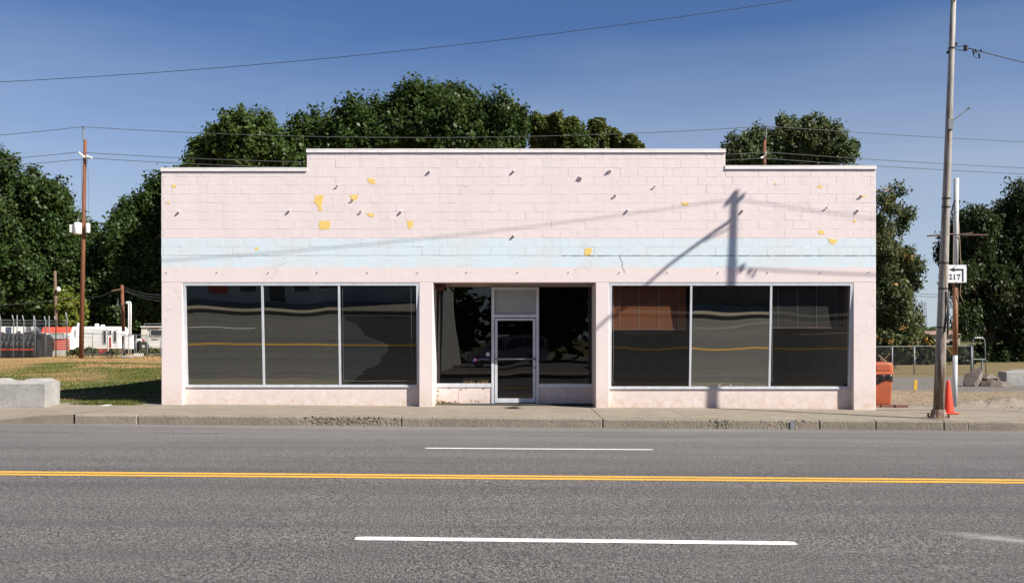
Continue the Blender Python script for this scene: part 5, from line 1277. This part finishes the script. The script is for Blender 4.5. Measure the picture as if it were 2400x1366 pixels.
# bin
Y = 24.0; c = Vector((9.05, 24.15, gz(9.05, 24)))
t = thing('litter_bin', 'orange plastic litter bin with black bag at the shop corner', 'litter bin', c)
b = MB(); b.lathe([(.205, .07), (.210, .10), (.238, .72), (.242, .80)], (c.x, c.y, c.z), 32, .94); autosmooth(b.build('bin_body', m_orange, t), 40)
b = MB(); q = random.Random(9)
K = 32; vs = []
for j in range(6):
    for k in range(K):
        a = 2 * pi * (k + .5) / K; qq = 1 / max(abs(cos(a)), abs(sin(a))) ** .94; r_ = .246 + .022 * sin(k * 1.9 + j) * (j in (1, 2, 3)) + q.uniform(0, .014) + .02 * (j == 2)
        zz = .805 - .03 * j + (q.uniform(-.03, .01) if j == 5 else 0) - (.05 * (1 + sin(a * 2 + .6)) if j >= 4 else 0)
        vs.append((c.x + r_ * qq * cos(a), c.y + r_ * qq * sin(a), c.z + zz))
b.add(vs, [(j * K + k, j * K + (k + 1) % K, (j + 1) * K + (k + 1) % K, (j + 1) * K + k)[::-1] for j in range(5) for k in range(K)]); b.build('bag_rim', m_bag, t, True)
b = MB(); b.lathe([(.254, .80), (.262, .80), (.262, .85), (.252, .86), (.246, 1.05), (.232, 1.085), (.06, 1.10)], (c.x, c.y, c.z), 32, .94); lid = autosmooth(b.build('lid', m_orange, t), 40)
b = MB(); b.box(c.x - .17, c.x + .17, c.y - .262, c.y - .246, c.z + .90, c.z + 1.02); b.build('flap', m_orange, lid)
for k in range(6):
    b = MB(); bx = 8.62 + k * .17; b.cbox(bx, bx + .16, 23.78 + .06 * (k % 2), 23.88 + .06 * (k % 2), c.z + .002, c.z + .062, .006); o = b.build('loose_brick', m_brick)
    tag(o, ('first', 'second', 'third', 'fourth', 'fifth', 'sixth')[k] + ' old red brick from the shop wall at the foot of the litter bin', 'brick', 'bricks at the litter bin')
b = MB(); b.cbox(c.x - .26, c.x + .26, 23.98, c.y + .25, c.z + .002, c.z + .069, .006); tag(b.build('bin_slab', m_brick), 'flat red brick slab carrying the litter bin', 'slab')
b = MB(); 
for (a, e) in (((2060, 832), (2082, 852)), ((2068, 848), (2085, 829)), ((2064, 842), (2076, 852))): b.tube([at(a[0], a[1], 24.5), at(e[0], e[1], 24.3)], .012, 5)
o = b.build('scrap_sticks', M('pale_wood', (.42, .30, .18)), None); tag(o, 'broken pale sticks poking up behind the litter bin', 'sticks')
# yellow marker stake
c = at(2146, 914, 31.0); c.z = gz(c.x, 31) + .05
b = MB(); b.prism([(c.x - .05, c.z), (c.x + .045, c.z), (c.x + .06, c.z + .30), (c.x + .035, c.z + .33), (c.x + .01, c.z + .31), (c.x - .02, c.z + .33), (c.x - .045, c.z + .30)], 31, 31.03)
b.tube([(c.x, 31.06, c.z - .1), (c.x, 31.06, c.z + .28)], .02, 5)
o = b.build('marker_stake', m_yellowpaint); tag(o, 'short yellow marker stake in the dirt lot', 'stake')
# rubble
RB = 'rubble pile'
def stone(c, r, seed, sq, rot, label):
    b = MB(); b.lump((0, 0, 0), r, seed, 2, sq, .28); me = b.mesh('rubble_chunk', m_rubble)
    o = link('rubble_chunk', me, None, c, rot); tag(o, label, 'rubble', RB)
def slab(px, row, Y, w, d, h, rot, label, seed):
    b = MB(); q = random.Random(seed); K = 9; vs = []
    for z in (-h / 2, h / 2):
        for k in range(K):
            a = 2 * pi * k / K; r_ = 1 + q.uniform(-.22, .16); vs.append((w / 2 * r_ * cos(a), d / 2 * r_ * sin(a), z + q.uniform(-.02, .02)))
    b.add(vs, [tuple(range(K - 1, -1, -1)), tuple(range(K, 2 * K))] + [(k, (k + 1) % K, K + (k + 1) % K, K + k) for k in range(K)])
    c = at(px, row, Y); o = link('rubble_chunk', b.mesh('rubble_chunk', m_rubble), None, c, rot); tag(o, label, 'rubble', RB)
slab(2279, 889, 34, .95, .6, .17, (.2, -.85, .3), 'broken concrete slab leaning up at the left of the rubble pile', 1)
slab(2326, 899, 34, 1.15, .8, .18, (0, .04, .1), 'flat broken slab of road surface at the front of the rubble pile', 2)
for i, (px, row, r_, lab) in enumerate(((2308, 886, .20, 'brown concrete lump on top of the rubble pile'), (2322, 884, .17, 'pale concrete lump in the middle of the rubble pile'), (2338, 888, .10, 'small dark lump at the right of the rubble pile'), (2358, 900, .11, 'white concrete lump at the right end of the rubble pile'), (2345, 899, .13, 'low pale lump beside the flat slab'), (2262, 903, .06, 'tiny stone left of the rubble pile'))):
    c = at(px, row, 34.1); stone(c, r_, 30 + i, (1.2, 1, .75), (.2 * i, .1, .5 * i), lab)
p, q_ = at(2358, 907, 34.5), at(2440, 871, 34.5)
b = MB(); b.cbox(p.x, q_.x, 34.5, 35.1, gz(16, 34) - .02, q_.z, .02); b.prism([(p.x + .25, q_.z - .005), (q_.x, q_.z - .005), (q_.x, q_.z + .07), (p.x + .4, q_.z + .07)], 34.65, 34.95)
o = b.build('concrete_barrier', m_barrier); tag(o, 'grey concrete barrier block at the right picture edge', 'barrier')
# right fence and hooped gate
Y = 43.0; zg = gh(18, Y)
t = thing('chain_link_fence', 'low chain link fence crossing the lot behind the poles', 'fence', at(2140, 882, Y))
for px in (2035, 2091, 2143, 2196, 2277):
    a, c = at(px, 884, Y), at(px, 812, Y); a.z = min(a.z, zg - .1); b = MB(); b.tube([a, c], .032 if px != 2277 else .045, 6); b.build('post', m_galv, t, True)
b = MB(); b.tube([at(1990, 813, Y), at(2277, 810, Y)], .017, 6); b.build('top_rail', m_galv, t)
b = MB(); chainlink([(at(1990, 0, Y).x, Y), (at(2277, 0, Y).x, Y)], zg + .02, at(0, 812, Y).z - zg, .075, .0016, b); o = b.build('wire_mesh', m_galv, t); o['kind'] = 'stuff'
Y = 42.5
t = thing('hoop_gate', 'narrow arched steel gate frame at the end of the low fence', 'gate', at(2295, 882, Y))
pts = [at(2282, 885, Y), at(2280, 800, Y), at(2281.5, 795, Y), at(2286, 792, Y), at(2302, 792, Y), at(2306.5, 795, Y), at(2308, 800, Y), at(2311, 880, Y)]
b = MB(); b.tube(pts, .022, 6); b.build('gate_frame', m_galv, t, True)
b = MB(); b.tube([at(2281, 842, Y), at(2309, 842, Y)], .022, 5); b.tube([at(2302, 842, Y), at(2300, 882, Y)], .04, 6); b.build('gate_bar', m_galv, t)
b = MB()
for k in range(5): c = at(2286 + 4 * k, 791.5, Y - .02); b.lump(c, .035, k, 2, (1, 1, 1), .2)
b.build('knob', m_white, t)
# far things on the right: house, tower, tree line
Y = 150; p, q_ = at(2178, 800, Y), at(2250, 790, Y)
t = thing('far_house', 'distant low house with a pinkish roof seen between the poles', 'house', ((p.x + q_.x) / 2, Y + 3, 0))
b = MB(); b.box(p.x, q_.x, Y, Y + 6, -.2, at(0, 784, Y).z); b.build('wall', M('far_wall', (.42, .34, .27)), t)
b = MB(); b.prism([(p.x - .4, at(0, 784, Y).z), (q_.x + .4, at(0, 784, Y).z), (q_.x - .8, at(0, 775, Y).z), (p.x + .8, at(0, 775, Y).z)], Y - .4, Y + 6.4); b.build('roof', M('far_roof', (.50, .32, .27)), t)
win(t, 2188, 2193, 787, 794, Y, .1); win(t, 2210, 2216, 787, 794, Y, .1)
Y = 320; c = at(2165, 790, Y); tp_ = at(2165, 708, Y)
t = thing('radio_tower', 'faint distant lattice radio tower on the skyline right of the shop', 'tower', (c.x, Y, 0))
b = MB(); w0, w1 = .9, .5; L = [(-1, -1), (1, -1), (1, 1), (-1, 1)]
for a, e in L: b.tube([(c.x + a * w0, Y + e * w0, -.1), (c.x + a * w1, Y + e * w1, tp_.z)], .07, 4)
nb = 9
for k in range(nb):
    u0, u1 = k / nb, (k + 1) / nb; za, zb_ = tp_.z * u0, tp_.z * u1; wa = w0 + (w1 - w0) * u0; wb = w0 + (w1 - w0) * u1
    for j in range(4): a, e = L[j], L[(j + 1) % 4]; b.tube([(c.x + a[0] * wa, Y + a[1] * wa, za), (c.x + e[0] * wb, Y + e[1] * wb, zb_)], .05, 3)
b.build('lattice', m_galv, t)
b = MB(); 
r_ = np.random.default_rng(77); lob = []
for k in range(120):
    px = 2040 + k * 6; Yk = 260 + 25 * r_.random(); c = at(px, 788 - 6 * r_.random(), Yk); lob.append((c.x, c.y, c.z, 1.8, 1.1, c.x, c.y + 2, c.z - 2))
me = leaf_mesh('tree_line', m_leafD, lob, 16000, .5, 77); tag(link('tree_line', me), 'far low line of trees along the horizon at the right', 'trees', None, 'stuff')
for i, (r0, r1) in enumerate(((676, 680), (682, 687))):
    wire(('upper' if i == 0 else 'lower') + ' distant wire crossing behind the lamp pole at sign height', catenary(at(2000, r0, 75), at(3000, r1 + 20, 75), .5, 20), .022, m_wire2, 'far wires on the right')

# ================================================================== ACROSS THE STREET (seen in the windows)
def shopfront(name, label, x0, x1, y, h, m, openings):
    zb_ = -.3; t = thing(name, label, 'building', ((x0 + x1) / 2, y, 0))
    b = MB(); b.box(x0, x1, y - 12, y, zb_, h); b.build('wall', m, t)
    b = MB(); b.box(x0 - .1, x1 + .1, y - 12.1, y + .1, h, h + .12); b.build('roof', m_rvgrey, t)
    for nm, a, c, z0, z1, mm in openings:
        b = MB(); b.box(a, c, y, y + .05, z0, z1); o = b.build(nm, m_rvgrey, t); b = MB(); b.box(a + .08, c - .08, y + .05, y + .06, z0 + .08, z1 - .08); b.build('pane', mm, o)
m_opp = M('opposite_stucco', (.52, .51, .48), (.44, .43, .41), scale=1.5)
shopfront('opposite_shop', 'pale stucco shop across the street, mirrored in the left windows', -34, -3.35, 1.0, 4.4, m_opp,
          [('notice_board', -14.1, -13.0, .35, 1.9, m_red), ('window', -12.6, -11.6, .5, 2.3, m_rvglass), ('door', -11.3, -10.4, .0, 2.3, m_rvglass), ('window', -10.1, -9.2, .55, 2.3, m_rvglass), ('window', -8.9, -8.0, .55, 2.3, m_rvglass), ('window', -20, -17, .6, 2.4, m_rvglass)])
shopfront('opposite_shop', 'brown shop across the street, mirrored in the right window', 8.8, 34, .6, 5.0, M('opposite_brown', (.16, .10, .075), (.12, .08, .06)),
          [('window', 12, 15, .8, 2.6, m_rvglass), ('door', 16, 17.1, 0, 2.3, m_rvglass), ('window', 18, 22, .8, 2.6, m_rvglass)])
# minivan parked behind the photographer
vx, vy = -.3, -6.4; zv = -.05
t = thing('minivan', 'silver minivan parked across the street, mirrored in the entrance glass', 'van', (vx, vy, zv))
prof = [(-2.45, .35), (2.35, .35), (2.45, .6), (2.42, 1.0), (2.28, 1.55), (2.05, 1.74), (-.1, 1.76), (-.55, 1.68), (-1.35, 1.12), (-2.2, .92), (-2.45, .72)]
prof = [(a, c) for a, c in prof]
b = MB(); K = len(prof); vs = []
for yy, s in ((-.95, .93), (-.90, 1.0), (.90, 1.0), (.95, .93)):
    for a, c in prof: tmb = .10 * max(0, (c - 1.0) / .75); vs.append((vx + a * (1 if abs(yy) < .93 else .985), vy + (yy - (tmb if yy > 0 else -tmb)), zv + .35 + (c - .35) * s))
b.add(vs, [(j * K + k, j * K + (k + 1) % K, (j + 1) * K + (k + 1) % K, (j + 1) * K + k) for j in range(3) for k in range(K)] + [tuple(range(K))[::-1], tuple(3 * K + k for k in range(K))])
autosmooth(b.build('body', M('silver_paint', (.42, .42, .41), (.38, .38, .37), rough=.3, metal=.4), t), 40)
for a, c in ((-1.05, -.15), (-.1, .95), (1.0, 2.15)):
    b = MB(); y_ = vy + .955; b.add([(vx + a, y_, zv + 1.08), (vx + c, y_, zv + 1.08), (vx + c - .06, y_ - .075, zv + 1.58), (vx + max(a + .08, -.55), y_ - .075, zv + 1.58)], [(0, 1, 2, 3)]); b.build('side_window', m_rvglass, t)
for a in (-1.55, 1.5):
    for e in (-.82, .82):
        b = MB(); b.tube([(vx + a, vy + e - .11, zv + .33), (vx + a, vy + e + .15, zv + .33)], .33, 18); w = b.build('wheel', m_tyre, t); b = MB(); b.tube([(vx + a, vy + e + .15, zv + .33), (vx + a, vy + e + .165, zv + .33)], .2, 14); b.build('rim', m_rvgrey, w)
b = MB(); b.box(vx + 2.28, vx + 2.44, vy + .6, vy + .955, zv + .95, zv + 1.35); b.build('tail_light', m_redplastic, t)
b = MB(); b.box(vx - 2.42, vx - 2.2, vy + .5, vy + .93, zv + .68, zv + .86); b.build('headlight', m_white, t)

for i, (px, lab) in enumerate(((-14, 'dark tree left of the van, mirrored in the entrance glass'), (-6, 'dark tree behind the van, mirrored in the entrance glass'), (2, 'dark tree right behind the van, mirrored in the entrance glass'), (10, 'dark tree beside the brown shop, mirrored in the entrance glass'))):
    r = random.Random(300 + i); Yt = -20 - 2 * (i % 2)
    main = [(px + r.uniform(-3, 3), Yt + r.uniform(-1.5, 1.5), 1.2 + 7.0 * r.random() ** 1.0, r.uniform(1.8, 3.0)) for _ in range(15)]
    t = thing('far_side_tree', lab, 'tree', (px, Yt, -.1), 'trees across the street')
    me = leaf_mesh('crown', m_leafF, sublobes(main, 300 + i), 12000, .34, 300 + i)
    co = np.empty(len(me.vertices) * 3, np.float32); me.vertices.foreach_get('co', co)
    me.vertices.foreach_set('co', (co.reshape(-1, 3) - np.array((px, Yt, -.1), np.float32)).ravel()); me.update(); link('crown', me, t)
    b = MB(); b.tube([(px, Yt, -.2), (px + .2, Yt, 5)], [.35, .15], 8)
    for x, y, z, rr in main: b.tube([(px, Yt, 1.0 + z * .3), (x, y, z)], [.12, .03], 5)
    b.build('trunk', m_bark, t)
